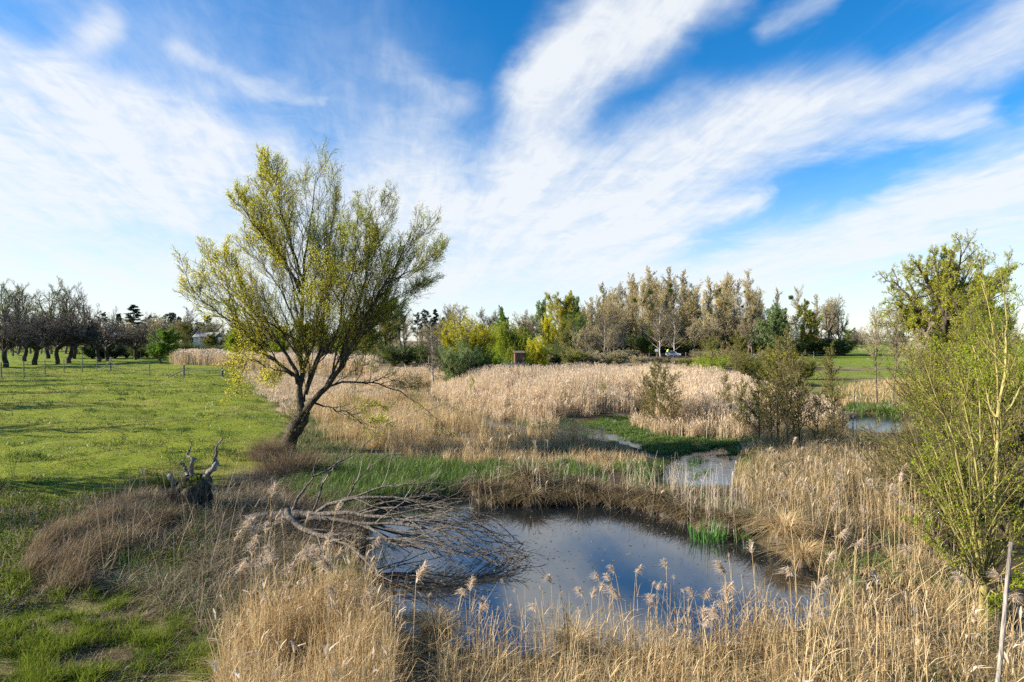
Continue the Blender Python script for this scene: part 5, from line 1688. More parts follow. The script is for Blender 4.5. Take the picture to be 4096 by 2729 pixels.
cm_ = spt(*cs(1655, 590), SD)
lump(sb, cm_, (.42, .34, .48), rng, 28, 18, .35)
lump(sb, spt(*cs(1560, 580), SD - .05), (.28, .24, .27), rng, 20, 12, .35)
for pts, r0, r1 in (([(1690, 560), (1740, 480), (1782, 408), (1832, 362), (1852, 305)], .14, .055), ([(1815, 385), (1840, 300), (1852, 240), (1852, 190), (1872, 160), (1906, 118)], .06, .018),
                    ([(1650, 520), (1642, 410), (1640, 340), (1655, 300), (1612, 270), (1605, 245), (1618, 222)], .075, .025), ([(1655, 305), (1668, 290), (1660, 296)], .03, .02), ([(1600, 440), (1588, 385), (1575, 345), (1545, 330)], .045, .03),
                    ([(1600, 600), (1540, 545), (1490, 500), (1462, 455), (1455, 425)], .13, .05), ([(1462, 470), (1472, 440), (1470, 428)], .03, .014), ([(1620, 230), (1640, 165), (1618, 118)], .022, .010),
                    ([(1770, 480), (1805, 515), (1822, 545), (1838, 562)], .045, .015), ([(1845, 310), (1858, 330), (1862, 345)], .05, .02), ([(1520, 560), (1440, 560), (1375, 545)], .02, .008), ([(1520, 580), (1430, 580), (1385, 578)], .016, .006)):
    l = smoothline([spt(*cs(x, y), SD + .12 * math.sin(i * 1.7)) for i, (x, y) in enumerate(pts)], 14)
    l[1:-1] += rng.normal(0, .012, (12, 3))
    tubes(sr, l[None], (r0 + (r1 - r0) * np.linspace(0, 1, 14) ** .8)[None] * (1 + rng.normal(0, .09, (1, 14))), 9)
n = 150
st0 = cm_ + np.column_stack([rng.uniform(-.4, .35, n), rng.uniform(-.32, .1, n), rng.uniform(-.25, .3, n)])
RP, RRr = grow_from(st0, np.column_stack([rng.normal(0, .35, n), rng.normal(-.35, .2, n), np.full(n, -1.0)]), rng.uniform(.3, .95, n), 6, .12, .05, .010, .004, rng, (0, 0, -1.0))
tubes(sl, RP, RRr, 3, rng.random(n))
for m_ in (sb, sr, sl):
    m_.V = [v - SB.astype(np.float32) for v in m_.V]
sb.build('root_plate', [MT['bark_dark']], stump)
sr.build('root', [MT['bark_grey']], stump)
sl.build('rootlets', [MT['straw_dull']], stump)
mm = MB()
p = np.array([spt(*cs(1675, 470), SD - .15), spt(*cs(1590, 520), SD - .2), spt(*cs(1690, 490), SD - .1)]) - SB
p = np.repeat(p, 120, 0) + rng.normal(0, .07, (360, 3))
leaves(mm, p, rng.normal(size=(360, 3)) + [0, 0, 1], .05, .03, rng, 0)
mm.build('moss', [MT['moss']], stump)

# ------------------------------------------------------------------ heaps, shrubs and tussocks


def heap(name, cx_, cy_, rx_, ry_, h_, n, mats, label, cat, seed, blade=(.4, .9), wid=.010, flat=.7):
    """a heap of bent stems lying over one another"""
    rng = rg(seed)
    e = empty(name, (cx_, cy_, float(hz(cx_, cy_))))
    m = MB()
    a = rng.random(n) * 6.283; q = np.sqrt(rng.random(n))
    x, y = q * rx_ * np.cos(a), q * ry_ * np.sin(a)
    z = h_ * (1 - q ** 2) * rng.uniform(.2, 1, n)
    blades(m, np.column_stack([x, y, z]), rng.uniform(blade[0], blade[1], n), wid, a + rng.normal(0, .8, n), rng.uniform(.1, .9, n), rng.uniform(.1, flat, n), 4, rng.random(n), 0, rng)
    m.build('stems', mats, e)
    m2_ = MB()
    lump(m2_, (0, 0, h_ * .12), (rx_ * .75, ry_ * .75, h_ * .55), rng, 18, 10, .3)
    m2_.build('core', [MT['bark_dark']], e)
    return tag(e, label, cat)


g_ = lambda dx, dy, z=.4: gp(dx, dy, z)
x_, y_ = g_(668, 1085)
heap('brushwood_heap', x_, y_, 1.15, .6, .55, 1500, [MT['rust']], 'flattened heap of grey brown brushwood just below the leaning willow\'s trunk', 'brushwood', 501, (.4, 1.0), .010, .8)
x_, y_ = g_(618, 1052)
heap('bramble_bush', x_, y_, .75, .6, .7, 1600, [MT['rust']], 'low reddish brown bramble bush left of the leaning willow\'s foot', 'shrub', 502, (.3, .8), .008, .6)
x_, y_ = g_(315, 1118, .9)
heap('grass_hummock', x_, y_, .6, .45, .35, 1100, [MT['straw_dull']], 'grey dead grass hummock left of the uprooted stump', 'hummock', 503, (.2, .5), .009, .9)
x_, y_ = g_(372, 1105, .6)
heap('weed_clump', x_, y_, .35, .3, .3, 500, [MT['moss']], 'bright green weed clump behind the grey hummock', 'weed', 504, (.15, .4), .012, .6)


def tussock_mesh(seed, n=620):
    rng = rg(seed); m = MB()
    a = rng.random(n) * 6.283; q = rng.random(n) ** .7 * .22
    b = np.column_stack([q * np.cos(a), q * np.sin(a), .22 * (1 - (q / .25) ** 2)])
    blades(m, b, rng.uniform(.3, .75, n), .010, a + rng.normal(0, .5, n), rng.uniform(.05, .6, n), rng.uniform(.3, 1.15, n), 5, rng.random(n), 0, rng)
    m2_ = MB(); lump(m2_, (0, 0, .06), (.26, .26, .22), rng, 14, 9, .25)
    return m.mesh('tussock blades', [MT['sedge']]), m2_.mesh('tussock core', [MT['bark_dark']])


TU = [tussock_mesh(510 + i) for i in range(3)]
rr2 = random.Random(77)
TUS = [(1105, 1142, 1.1), (1140, 1150, 1.0), (1178, 1144, 1.15), (1215, 1128, 1.75), (1222, 1152, 1.2), (1262, 1150, .9), (1300, 1148, .95), (1335, 1140, 1.2), (1368, 1148, 1.15), (1405, 1152, 1.0), (1440, 1150, 1.2), (1470, 1160, 1.1),
       (1505, 1162, 1.3), (1540, 1178, 1.2), (1572, 1190, 1.15), (1605, 1196, .95), (1680, 1215, 1.0), (1735, 1228, 1.1)]
for i, (dx, dy, s) in enumerate(TUS):
    x, y = gp(dx, dy, .1)
    e = empty('sedge_tussock', (x, y, max(float(hz(x, y)), .02) - .03), rr2.random() * 6.28, (s * 1.0, s * 1.0, s * .78))
    link('blades', TU[i % 3][0], e); link('core', TU[i % 3][1], e)
    tag(e, 'tallest shaggy sedge tussock on the far bank of the pond' if i == 3 else 'brown shaggy sedge tussock overhanging the far edge of the pond', 'tussock', 'sedge tussocks along the far bank')
for dx, dy, s, lab in ((1800, 1262, 1.2, 'yellowing strap-leaved tussock on the pond\'s right bank'), (1845, 1292, 1.0, 'yellowing tussock lowest on the pond\'s right bank'), (1318, 1508, .9, 'bent dead tussock in the shallows of the near shore'), (1000, 1512, .9, 'dark dead tussock in the near left shallows')):
    x, y = gp(dx, dy, .05)
    e = empty('sedge_tussock', (x, y, max(float(hz(x, y)), .0) - .03), rr2.random() * 6.28, s)
    for nm, m_ in (('blades', TU[1][0]), ('core', TU[1][1])):
        o = link(nm, m_, e)
        if nm == 'blades':
            o.material_slots[0].link = 'OBJECT'; o.material_slots[0].material = MT['straw']
    tag(e, lab, 'tussock')


def iris(dx, dy, n, rad, h, label, seed):
    rng = rg(seed)
    x, y = gp(dx, dy, 0)
    m = MB()
    a = rng.random(n) * 6.283; q = np.sqrt(rng.random(n)) * rad
    b = np.column_stack([q * np.cos(a) * 1.2, q * np.sin(a) * .8, np.full(n, -.08)])
    blades(m, b, rng.uniform(h * .5, h, n), .020, a + rng.normal(0, .6, n), rng.uniform(.02, .28, n), rng.uniform(0, .12, n), 3, rng.random(n), 0, rng, .95)
    o = m.build('iris_clump', [MT['iris']], None, (x, y, 0))
    return tag(o, label, 'water plant')


iris(1628, 1240, 170, .40, .62, 'dense bright green iris clump standing in the pond', 521)
iris(1715, 1240, 90, .30, .42, 'smaller green iris clump at the bank right of the dense one', 522)
iris(1602, 1062, 90, .35, .40, 'green iris tuft in the marsh water', 523)
iris(1395, 975, 120, .45, .5, 'light green iris tuft by the reed wall', 524)
iris(1848, 1255, 60, .22, .55, 'green iris blades among the right bank reeds', 525)

# ------------------------------------------------------------------ reed stalks with plumes, each one by itself


def stalk_meshes(seed, n):
    rng = rg(seed)
    st, pl = MB(), MB()
    t_ = np.linspace(0, 1, 8)
    a = rng.random() * 6.28; ln = rng.uniform(.02, .14)
    c_l = np.column_stack([np.cos(a) * ln * t_ ** 1.8, np.sin(a) * ln * t_ ** 1.8, t_])   # unit height
    tubes(st, c_l[None], np.linspace(.0042, .0022, 8)[None], 5, .8)
    for q in range(2):
        i = rng.integers(2, 6)
        blades(st, c_l[i:i + 1], np.array([rng.uniform(.12, .25)]), .008, np.array([rng.random() * 6.28]), np.array([rng.uniform(.3, .8)]), np.array([rng.uniform(.2, .8)]), 3, np.array([rng.random()]), 0, rng)
    tip = c_l[-1]
    side = a + rng.normal(0, .4)
    f = rng.random(n)
    b = tip + np.column_stack([np.cos(side) * .05 * f, np.sin(side) * .05 * f, .09 * f - .03]) + rng.normal(0, .004, (n, 3))
    blades(pl, b, rng.uniform(.03, .085, n) * (1.25 - .6 * f), .0065, side + rng.normal(0, .9, n), rng.uniform(.1, .75, n), rng.uniform(.2, 1.0, n), 3, rng.random(n), 0, rng, .8, .5)
    return st.mesh('reed stalk', [MT['straw']]), pl.mesh('reed plume', [MT['plume']])


STK = [stalk_meshes(530 + i, 110) for i in range(6)]
rr3 = random.Random(9)


def stalk(sx, sy, zt, label, group, dmin, dmax, ps=1.0):
    dy = sy / K
    D = (CAMZ - zt) * FD / (dy - CYD)
    D = min(max(D, dmin), dmax)
    x = (sx / K - CXD) / FD * D
    top = CAMZ - (dy - CYD) / FD * D
    z = max(float(hz(x, D)), -.05)
    h = max(top - z, .5)
    k = rr3.randrange(6)
    e = empty('reed_stalk', (x, D, z), rr3.random() * 6.28, (1.0 * h, 1.0 * h, h))
    a = link('stalk', STK[k][0], e); b = link('plume', STK[k][1], e)
    pl_s = 1.9 * ps / h
    a.scale = (1.0, 1.0, 1.0)
    # the plume keeps its own size on stalks of any height
    tipv = Vector(np.array(STK[k][0].vertices[35].co))
    b.scale = (pl_s,) * 3
    b.location = Vector((tipv.x, tipv.y, 1.0)) * (1 - pl_s)
    tag(e, label, 'reed', group)


NEARP = [(930, 780), (1240, 830), (1205, 850), (1190, 910), (1330, 740), (1375, 765), (1340, 810), (1455, 690), (1500, 690), (1460, 850), (1470, 900), (1760, 700), (1670, 805), (2195, 700), (2175, 790), (2150, 840), (2010, 875), (2015, 1050), (2140, 1020),
         (2065, 1040), (1720, 950), (1610, 880), (315, 850), (380, 980), (790, 960), (2200, 930)]
for x, y in NEARP:
    stalk(1700 + x * .5523, 1900 + y * .5523, rr3.uniform(1.2, 1.5), 'thin reed with feathery pale plume against the water, on the near shore', 'plumed reeds of the near shore', 7.9, 8.9, .68)
for x, y in [(640, 780), (870, 830), (740, 860), (590, 960), (1550, 740), (1810, 760), (1885, 840), (1920, 950), (1860, 940), (1050, 1020), (960, 860), (2240, 620), (2330, 760), (30, 860), (90, 980), (1700, 820), (1590, 760), (1380, 850), (1130, 960), (470, 1000)]:
    stalk(1700 + x * .5523, 1900 + y * .5523, rr3.uniform(1.2, 1.5), 'thin bare-topped reed stem leaning against the water, on the near shore', 'thin reeds of the near shore', 7.9, 8.9, .28)
LEFTP = [(300, 300, 1.3), (325, 460), (180, 510), (215, 550, 1.3), (270, 555), (245, 590), (15, 600), (495, 490), (410, 475), (680, 390), (290, 720), (105, 790), (380, 720), (400, 760), (240, 750), (320, 800), (540, 740), (455, 750), (565, 800), (610, 720), (650, 740),
         (725, 780, 1.3), (720, 740), (420, 850), (600, 860), (770, 960), (890, 1000, 1.2), (800, 1080), (1180, 1080, 1.2), (1645, 960), (1705, 1080), (1060, 1160), (980, 640), (640, 650), (570, 660), (430, 680), (165, 720), (500, 690), (340, 690), (690, 640)]
for q in LEFTP:
    stalk(900 + q[0] * .5925, 1800 + q[1] * .5925, rr3.uniform(1.5, 2.0), 'dry reed with feathery plume in the thicket left of the pond', 'plumed reeds left of the pond', 8.3, 11.5, q[2] if len(q) > 2 else .85)
stalk(900 + 1265 * .5925, 1800 + 870 * .5925, 1.9, 'reed with the largest drooping plume, in front of the fallen branches', None, 7.6, 8.6, 1.15)
RIGHTP = [(645, 235), (540, 310), (835, 425), (965, 415), (930, 440), (895, 490), (920, 535), (770, 505), (675, 540), (1245, 445), (1195, 490), (1220, 520), (1155, 500), (1275, 590), (790, 595), (1075, 620), (1330, 635), (895, 550), (860, 730), (1330, 840), (990, 800), (455, 860),
          (655, 960), (295, 960), (740, 1030), (265, 1055), (150, 1085), (155, 1220), (265, 1195), (300, 1130), (770, 890), (1635, 1020), (1120, 1030), (1880, 1090), (1890, 1010), (660, 460), (1150, 490), (1245, 380), (715, 340), (1035, 350), (1040, 470), (570, 440)]
for x, y in RIGHTP:
    stalk(2700 + x * .72, 1600 + y * .72, rr3.uniform(1.5, 2.0), 'dry reed with feathery plume among the golden reeds right of the pond', 'plumed reeds right of the pond', 8.4, 17, .9)

# ------------------------------------------------------------------ the multi-stemmed willow at the right


def c4(x, y):
    return 2700 + x * .72, 1600 + y * .72


def c6(x, y):
    return 3300 + x * .542, 950 + y * .542


rng = rg(541)
PD = 9.4
px_, py_ = at(3931 / K, PD)
PB = np.array([px_, py_, float(hz(px_, py_))])
pw = empty('pollard_willow', PB)
tag(pw, 'young multi-stemmed willow with yellowish stems and short pale trunk at the right border', 'tree')
wd, tw = MB(), MB()
tk = smoothline([PB, spt(*c4(1712, 1200), PD), spt(*c4(1715, 1100), PD), spt(*c4(1716, 1015), PD)], 10)
tubes(wd, tk[None], np.interp(np.linspace(0, 1, 10), [0, .6, 1], [.075, .062, .075])[None], 10)
STM = [([(4, 1712, 1020), (4, 1680, 850), (4, 1640, 650), (4, 1600, 450), (4, 1540, 200), (4, 1480, 20), (6, 870, 1280), (6, 800, 1120), (6, 740, 930)], -.3, .034),
       ([(4, 1722, 1020), (4, 1760, 850), (4, 1775, 650), (4, 1785, 400), (4, 1795, 150), (6, 1272, 1330), (6, 1270, 1080), (6, 1258, 900), (6, 1245, 700), (6, 1205, 470), (6, 1150, 330)], .5, .042),
       ([(6, 1275, 1330), (6, 1325, 1000), (6, 1342, 700), (6, 1330, 450), (6, 1285, 215)], .5, .026),
       ([(4, 1710, 1000), (4, 1700, 750), (4, 1690, 500), (4, 1650, 250), (4, 1610, 0), (6, 1050, 1180), (6, 1000, 1050), (6, 960, 850)], -.9, .030),
       ([(4, 1760, 760), (4, 1800, 670), (4, 1870, 620), (4, 1960, 520), (4, 2060, 380)], .3, .02),
       ([(4, 1725, 1015), (4, 1790, 930), (4, 1860, 840), (4, 1960, 690), (4, 2080, 500)], -.5, .022),
       ([(4, 1705, 1010), (4, 1610, 860), (4, 1520, 700), (4, 1420, 510), (4, 1350, 330)], -.7, .018),
       ([(4, 1700, 1000), (4, 1640, 860), (4, 1560, 650), (4, 1490, 420), (4, 1400, 180)], .7, .020),
       ([(4, 1715, 1000), (4, 1740, 800), (4, 1720, 550), (4, 1700, 300), (4, 1690, 60), (6, 1120, 950)], .9, .022),
       ([(4, 1700, 1040), (4, 1600, 960), (4, 1500, 860), (4, 1420, 760), (4, 1340, 690)], -.4, .014),
       ([(4, 1730, 1040), (4, 1800, 1080), (4, 1880, 1020), (4, 1960, 940)], -.6, .016),
       ([(4, 1690, 1060), (4, 1720, 1130), (4, 1760, 1150), (4, 1800, 1110)], -.5, .012),
       ([(6, 1280, 1340), (6, 1400, 1200), (6, 1480, 1000), (6, 1540, 800)], .1, .018),
       ([(6, 1270, 1330), (6, 1215, 1240), (6, 1180, 1080), (6, 1130, 950), (6, 1090, 800)], .9, .018)]
LPp, LRp = [], []
for pts, dd, r0 in STM:
    m = len(pts)
    l = smoothline([spt(*(c4 if v == 4 else c6)(x, y), PD + dd * (i / (m - 1))) for i, (v, x, y) in enumerate(pts)], 16)
    l[1:] += rng.normal(0, .008, (15, 3))
    r_ = r0 + (.006 - r0) * np.linspace(0, 1, 16) ** .8
    tubes(wd, l[None], r_[None], 7)
    LPp.append(l); LRp.append(r_)
LPp, LRp = np.array(LPp), np.array(LRp)
A1, a1 = sub(LPp, LRp, 13, .12, .98, (16, 45), .30, 6, .08, .07, .5, .004, rng, .5)
tubes(wd, A1, np.maximum(a1, .004), 4)
XS, xs = grow_from(np.repeat(tk[-1:], 30, 0) + rng.normal(0, .03, (30, 3)), np.column_stack([rng.normal(-.12, .42, 30), rng.normal(0, .42, 30), np.full(30, 1.0)]), rng.uniform(1.2, 3.0, 30), 9, .05, .03, .011, .004, rng)
tubes(wd, XS, xs, 4)
A2, a2 = sub(np.concatenate([A1]), a1, 6, .1, 1, (18, 55), .5, 4, .10, .06, .6, .0025, rng, .4)
tubes(tw, A2, np.maximum(a2, .0025), 3, rng.random(len(A2)))
A3, a3 = sub(XS, xs, 9, .2, 1, (18, 50), .22, 4, .10, .05, .5, .0025, rng, .4)
tubes(tw, A3, np.maximum(a3, .0022), 3, rng.random(len(A3)))
leaf_on(tw, A2, 9, .036, .020, rng, 1, .1, .8, 0, .015)
leaf_on(tw, A1, 6, .034, .018, rng, 1, .4, .8, 0, .015)
leaf_on(tw, A3, 5, .030, .016, rng, 1, .2, .8, 0, .015)
for m_ in (wd, tw):
    m_.V = [v - PB.astype(np.float32) for v in m_.V]
wd.build('trunk', [MT['bark_yellow']], pw)
tw.build('crown', [MT['twig_olive'], MT['leaf_lime']], pw)


def bezier_twigs(name, dx, dy, n, h, label, seed, leafn=10):
    """a few upright leafy shoots rising from one stool"""
    rng = rg(seed)
    x, y = gp(dx, dy, .05)
    z = max(float(hz(x, y)), 0) - .03
    e = empty(name, (x, y, z))
    a, b = MB(), MB()
    P, Q = grow_from(rng.normal(0, .03, (n, 3)) * [1, 1, 0], np.column_stack([rng.normal(0, .25, n), rng.normal(0, .25, n), np.ones(n)]), h * rng.uniform(.5, 1, n), 7, .06, .05, .005, .002, rng)
    tubes(a, P, Q, 4)
    leaf_on(b, P, leafn, .03, .018, rng, 0, .25, .8, 0, .015)
    a.build('stems', [MT['bark_olive']], e); b.build('leaves', [MT['leaf_olive']], e)
    return tag(e, label, 'shrub')


bezier_twigs('willow_shoot', 1300, 1545, 11, 1.1, 'slight leafy willow shoot among the near shore reeds', 551, 16)
bezier_twigs('bramble_shoot', 30, 1135, 9, 1.3, 'thin dark twiggy shoots at the left border of the meadow', 552, 8)
bezier_twigs('bramble_shoot', 52, 1190, 8, .9, 'low dark twiggy shoots just below the left border ones', 553, 10)

# ------------------------------------------------------------------ poles and sticks


def pole(name, p0, p1, r0, r1, mat, label, cat='pole'):
    p0, p1 = np.asarray(p0, float), np.asarray(p1, float)
    m = MB()
    t_ = np.linspace(0, 1, 14)
    l = p0 + (p1 - p0) * t_[:, None]
    l[1:-1] += rg(int(abs(p0[0]) * 100)).normal(0, r0 * .12, (12, 3))
    tubes(m, (l - p0)[None], np.append(np.linspace(r0, r1, 13), r1 * .92)[None], 12)
    top = l[-1] - p0
    d = nrm(p1 - p0)
    tubes(m, np.array([[top, top + d * .004]]), np.array([[r1 * .9, .0005]]), 12)
    o = m.build(name, [mat], None, tuple(p0))
    return tag(o, label, cat)


D0 = 6.3
tp = spt(4044, 2169, D0)
bt = spt(3992, 2729, D0 - .05)
dv = (bt - tp) / abs(bt[2] - tp[2])
pole('wooden_pole', tp + dv * (tp[2] - .15), tp, .026, .020, MT['pole'], 'smooth grey wooden pole leaning right in the bottom right corner')
b0 = spt(3407, 1680, 26.5)
pole('thin_stick', (b0[0], 26.5, float(hz(b0[0], 26.5)) - .1), spt(3420, 1552, 26.5), .028, .018, MT['pole'], 'thin pale stick leaning right at the edge of the far pool', 'stick')
b0 = spt(3425, 1650, 27.5)
pole('thin_stick', (b0[0], 27.5, float(hz(b0[0], 27.5)) - .1), spt(3431, 1580, 27.5), .016, .010, MT['pole'], 'shorter thin stick close behind the pale leaning one', 'stick')

# ------------------------------------------------------------------ fence and gate


def c1(x, y):
    return x * .4675, 1000 + y * .4675


def fpost(x, ytop, ybot, z=None):
    """foot position and height of a post traced in the picture"""
    sx, sb_ = c1(x, ybot)
    dy = sb_ / K
    D = 60.0
    for _ in range(12):
        xx = (sx / K - CXD) / FD * D
        zz_ = float(hz(xx, D))
        D = (CAMZ - zz_) * FD / (dy - CYD)
    xx = (sx / K - CXD) / FD * D
    h = atz((1000 + ytop * .4675) / K, D) - zz_
    return np.array([xx, D, zz_]), h


def bar(m, a, b, r0, r1=None, sides=7, r=.5):
    a, b = np.asarray(a, float), np.asarray(b, float)
    r1 = r0 if r1 is None else r1
    t_ = np.linspace(0, 1, 5)[:, None]
    tubes(m, (a + (b - a) * t_)[None], np.linspace(r0, r1, 5)[None], sides, r)
    tubes(m, np.array([[b, b + nrm(b - a) * .01]]), np.array([[r1, .001]]), sides, r)


rr4 = random.Random(4)
FN = [(-420, 985, 1125), (-200, 975, 1112), (10, 960, 1102), (205, 950, 1098), (387, 940, 1068), (547, 935, 1052), (703, 930, 1045), (828, 922, 1032), (947, 925, 1032)]
FN2 = [(947, 925, 1032), (1281, 955, 1072), (1573, 985, 1090)]
o0, _ = fpost(*FN[0])
fence = empty('wire_fence', tuple(o0))
tag(fence, 'weathered post and wire fence running along the orchard towards the gate', 'fence')
posts = []
for i, q in enumerate(FN + FN2[1:2]):
    b, h = fpost(*q)
    m = MB()
    big = i == len(FN) - 1
    bar(m, b - o0 - [0, 0, .2], b - o0 + [rr4.uniform(-.06, .06), 0, h], .085 if big else .065, .075 if big else .055, 8)
    m.build('post', [MT['post']], fence)
    posts.append((b, h))
    if big:
        for s_ in ((-1.2, -.35), (2.0, -.7)):
            m = MB(); bar(m, b - o0 + [0, 0, h * .75], b - o0 + [s_[0], s_[1], -.05], .06, .06, 7); m.build('brace', [MT['post']], fence)
m = MB()
gl, hl = fpost(1573, 985, 1090)
gr, hr = fpost(1903, 983, 1087)
chain_ = [p_ for p_ in posts] + [(gl, hl)]
for (a, ha), (b, hb) in zip(chain_[:-1], chain_[1:]):
    for f in (.15, .38, .6, .9):
        ts = np.linspace(0, 1, 6)[:, None]
        l = (a + [0, 0, ha * f]) * (1 - ts) + (b + [0, 0, hb * f]) * ts
        l[:, 2] -= .05 * np.sin(ts[:, 0] * math.pi)
        tubes(m, (l - o0)[None], np.full((1, 6), .0065), 4)
m.build('wire', [MT['wire']], fence)

gate = empty('field_gate', tuple(gl))
tag(gate, 'galvanised metal field gate between two braced wooden posts at the meadow\'s end', 'gate')
for b, h, dx in ((gl, hl, -1.9), (gr, hr, 1.6)):
    m = MB(); bar(m, b - gl - [0, 0, .2], b - gl + [0, 0, h], .12, .11, 10); m.build('gate_post', [MT['post']], gate)
    m = MB(); bar(m, b - gl + [0, 0, h * .62], b - gl + [dx, -.2, -.05], .07, .07, 8); m.build('brace', [MT['post']], gate)
m = MB()
v_ = gr - gl
for f in (.16, .34, .52, .70, .92):
    bar(m, v_ * .03 + [0, -.05, f * 1.18], v_ * .97 + [0, -.05, f * 1.18], .022, .022, 6)
for u in (.03, .5, .97):
    bar(m, v_ * u + [0, -.05, .14], v_ * u + [0, -.05, 1.12], .022, .022, 6)
m.build('gate_frame', [MT['gate_metal']], gate)
for x, yt, yb, lab in ((1203, 868, 932, 'lone pale post standing in the grass before the green leaning tree'), (1148, 848, 898, 'short post behind the lone pale one'), (1568, 868, 906, 'left one of a pair of thin posts by the pinkish reeds'), (1587, 866, 912, 'right one of a pair of thin posts by the pinkish reeds')):
    b, h = fpost(x, yt, yb)
    m = MB(); bar(m, (0, 0, -.1), (.03, 0, h), .075, .065, 8)
    tag(m.build('fence_post', [MT['post']], None, tuple(b)), lab, 'post')

# fence at the track by the car
fx0, fy0 = at(1520, 128)
tf = empty('track_fence', (fx0, fy0, float(hz(fx0, fy0))))
tag(tf, 'low wire fence along the track in front of the parked car', 'fence')
prev = None
mw = MB()
for i in range(12):
    dx = 1450 + i * 42
    x, y = at(dx, 128 + i * 1.5)
    z = float(hz(x, y))
    b = np.array([x, y, z]) - np.array(tf.location)
    m = MB(); bar(m, b, b + [0, 0, 1.9], .09, .08, 6); m.build('post', [MT['post']], tf)
    if prev is not None:
        for f in (.6, 1.1, 1.7):
            tubes(mw, np.array([[prev + [0, 0, f], b + [0, 0, f]]]), np.full((1, 2), .03), 3)
    prev = b
mw.build('wire', [MT['wire']], tf)

# ------------------------------------------------------------------ car, person, sign, hut, house, mast


def prism(m, prof, y0, y1, mat=0, inset=0.0):
    """extrude a closed side profile (x, z) from y0 to y1, capped by quads fanned in pairs"""
    n = len(prof)
    P0 = [(x, y0, z) for x, z in prof]; P1 = [(x, y1, z) for x, z in prof]
    V = P0 + P1
    Fq = [(i, (i + 1) % n, n + (i + 1) % n, n + i) for i in range(n)]
    for k in range(0, n // 2 - 1):
        Fq.append((k, n - 1 - k, n - 2 - k, k + 1))
        Fq.append((n + k, n + k + 1, n + n - 2 - k, n + n - 1 - k))
    m.add(V, Fq, .5, mat)


def box(m, x0, x1, y0, y1, z0, z1, mat=0):
    V = [(x, y, z) for x in (x0, x1) for y in (y0, y1) for z in (z0, z1)]
    Fq = [(0, 1, 3, 2), (4, 6, 7, 5), (0, 4, 5, 1), (2, 3, 7, 6), (0, 2, 6, 4), (1, 5, 7, 3)]
    m.add(V, Fq, .5, mat)


car_white = plain('shade-tinted white car paint', (.50, .54, .60), .3)  # bluish shade of the side turned from the sun, mixed into the white
car_glass = plain('dark car glass', (.02, .025, .03), .05)
tyre_m = plain('black tyre rubber', (.02, .02, .02), .8)
rim_m = plain('silver wheel rim', (.5, .5, .5), .3, .8)
cx0, cy0 = at(1546, 150)
cz0 = float(hz(cx0, cy0))
car = empty('parked_car', (cx0, cy0, cz0 + .45), R(-8), .95)
tag(car, 'white hatchback parked on the track with its tailgate open', 'car')
m = MB()
prof = [(-2.0, .35), (-2.02, .75), (-1.9, .98), (-1.2, 1.0), (.75, .98), (1.6, .88), (2.05, .72), (2.1, .38), (1.4, .30), (-1.3, .30)]
prism(m, prof, -.86, .86)
cab = [(-1.75, .98), (-1.6, 1.32), (-1.2, 1.50), (.0, 1.52), (.35, 1.46), (1.05, 1.0), (.4, .98), (-1.0, .98)]
prism(m, cab, -.74, .74)
m.build('body', [car_white], car)
for s_ in (-1, 1):
    m = MB()
    y0 = s_ * .745
    for a, b, c, d in (((-1.45, 1.03), (-1.3, 1.38), (-.55, 1.43), (-.55, 1.03)), ((-.48, 1.03), (-.48, 1.43), (.2, 1.42), (.72, 1.03))):
        V = [(a[0], y0, a[1]), (b[0], y0 * .99, b[1]), (c[0], y0 * .99, c[1]), (d[0], y0, d[1])]
        V += [(v[0], v[1] + s_ * .012, v[2]) for v in V]
        m.add(V, [(0, 1, 2, 3), (4, 7, 6, 5), (0, 4, 5, 1), (1, 5, 6, 2), (2, 6, 7, 3), (3, 7, 4, 0)])
    m.build('side_window', [car_glass], car)
m = MB()
V = [(.40, -.66, 1.45), (.40, .66, 1.45), (1.04, .68, 1.03), (1.04, -.68, 1.03)]
V += [(v[0] + .015, v[1], v[2] + .018) for v in V]
m.add(V, [(0, 1, 2, 3), (4, 7, 6, 5), (0, 4, 5, 1), (1, 5, 6, 2), (2, 6, 7, 3), (3, 7, 4, 0)])
m.build('windscreen', [car_glass], car)
m = MB(); box(m, -1.78, -1.70, -.62, .62, .62, 1.30); m.build('boot_shade_panel', [car_glass], car)  # dark slab in place of the shade inside the open boot
m = MB()
V = [(-1.2, -.7, 1.50), (-1.2, .7, 1.50), (-2.25, .7, 1.95), (-2.25, -.7, 1.95)]
V += [(v[0] - .02, v[1], v[2] + .07) for v in V]
m.add(V, [(0, 1, 2, 3), (4, 7, 6, 5), (0, 4, 5, 1), (1, 5, 6, 2), (2, 6, 7, 3), (3, 7, 4, 0)])
tg = m.build('tailgate', [car_white], car)
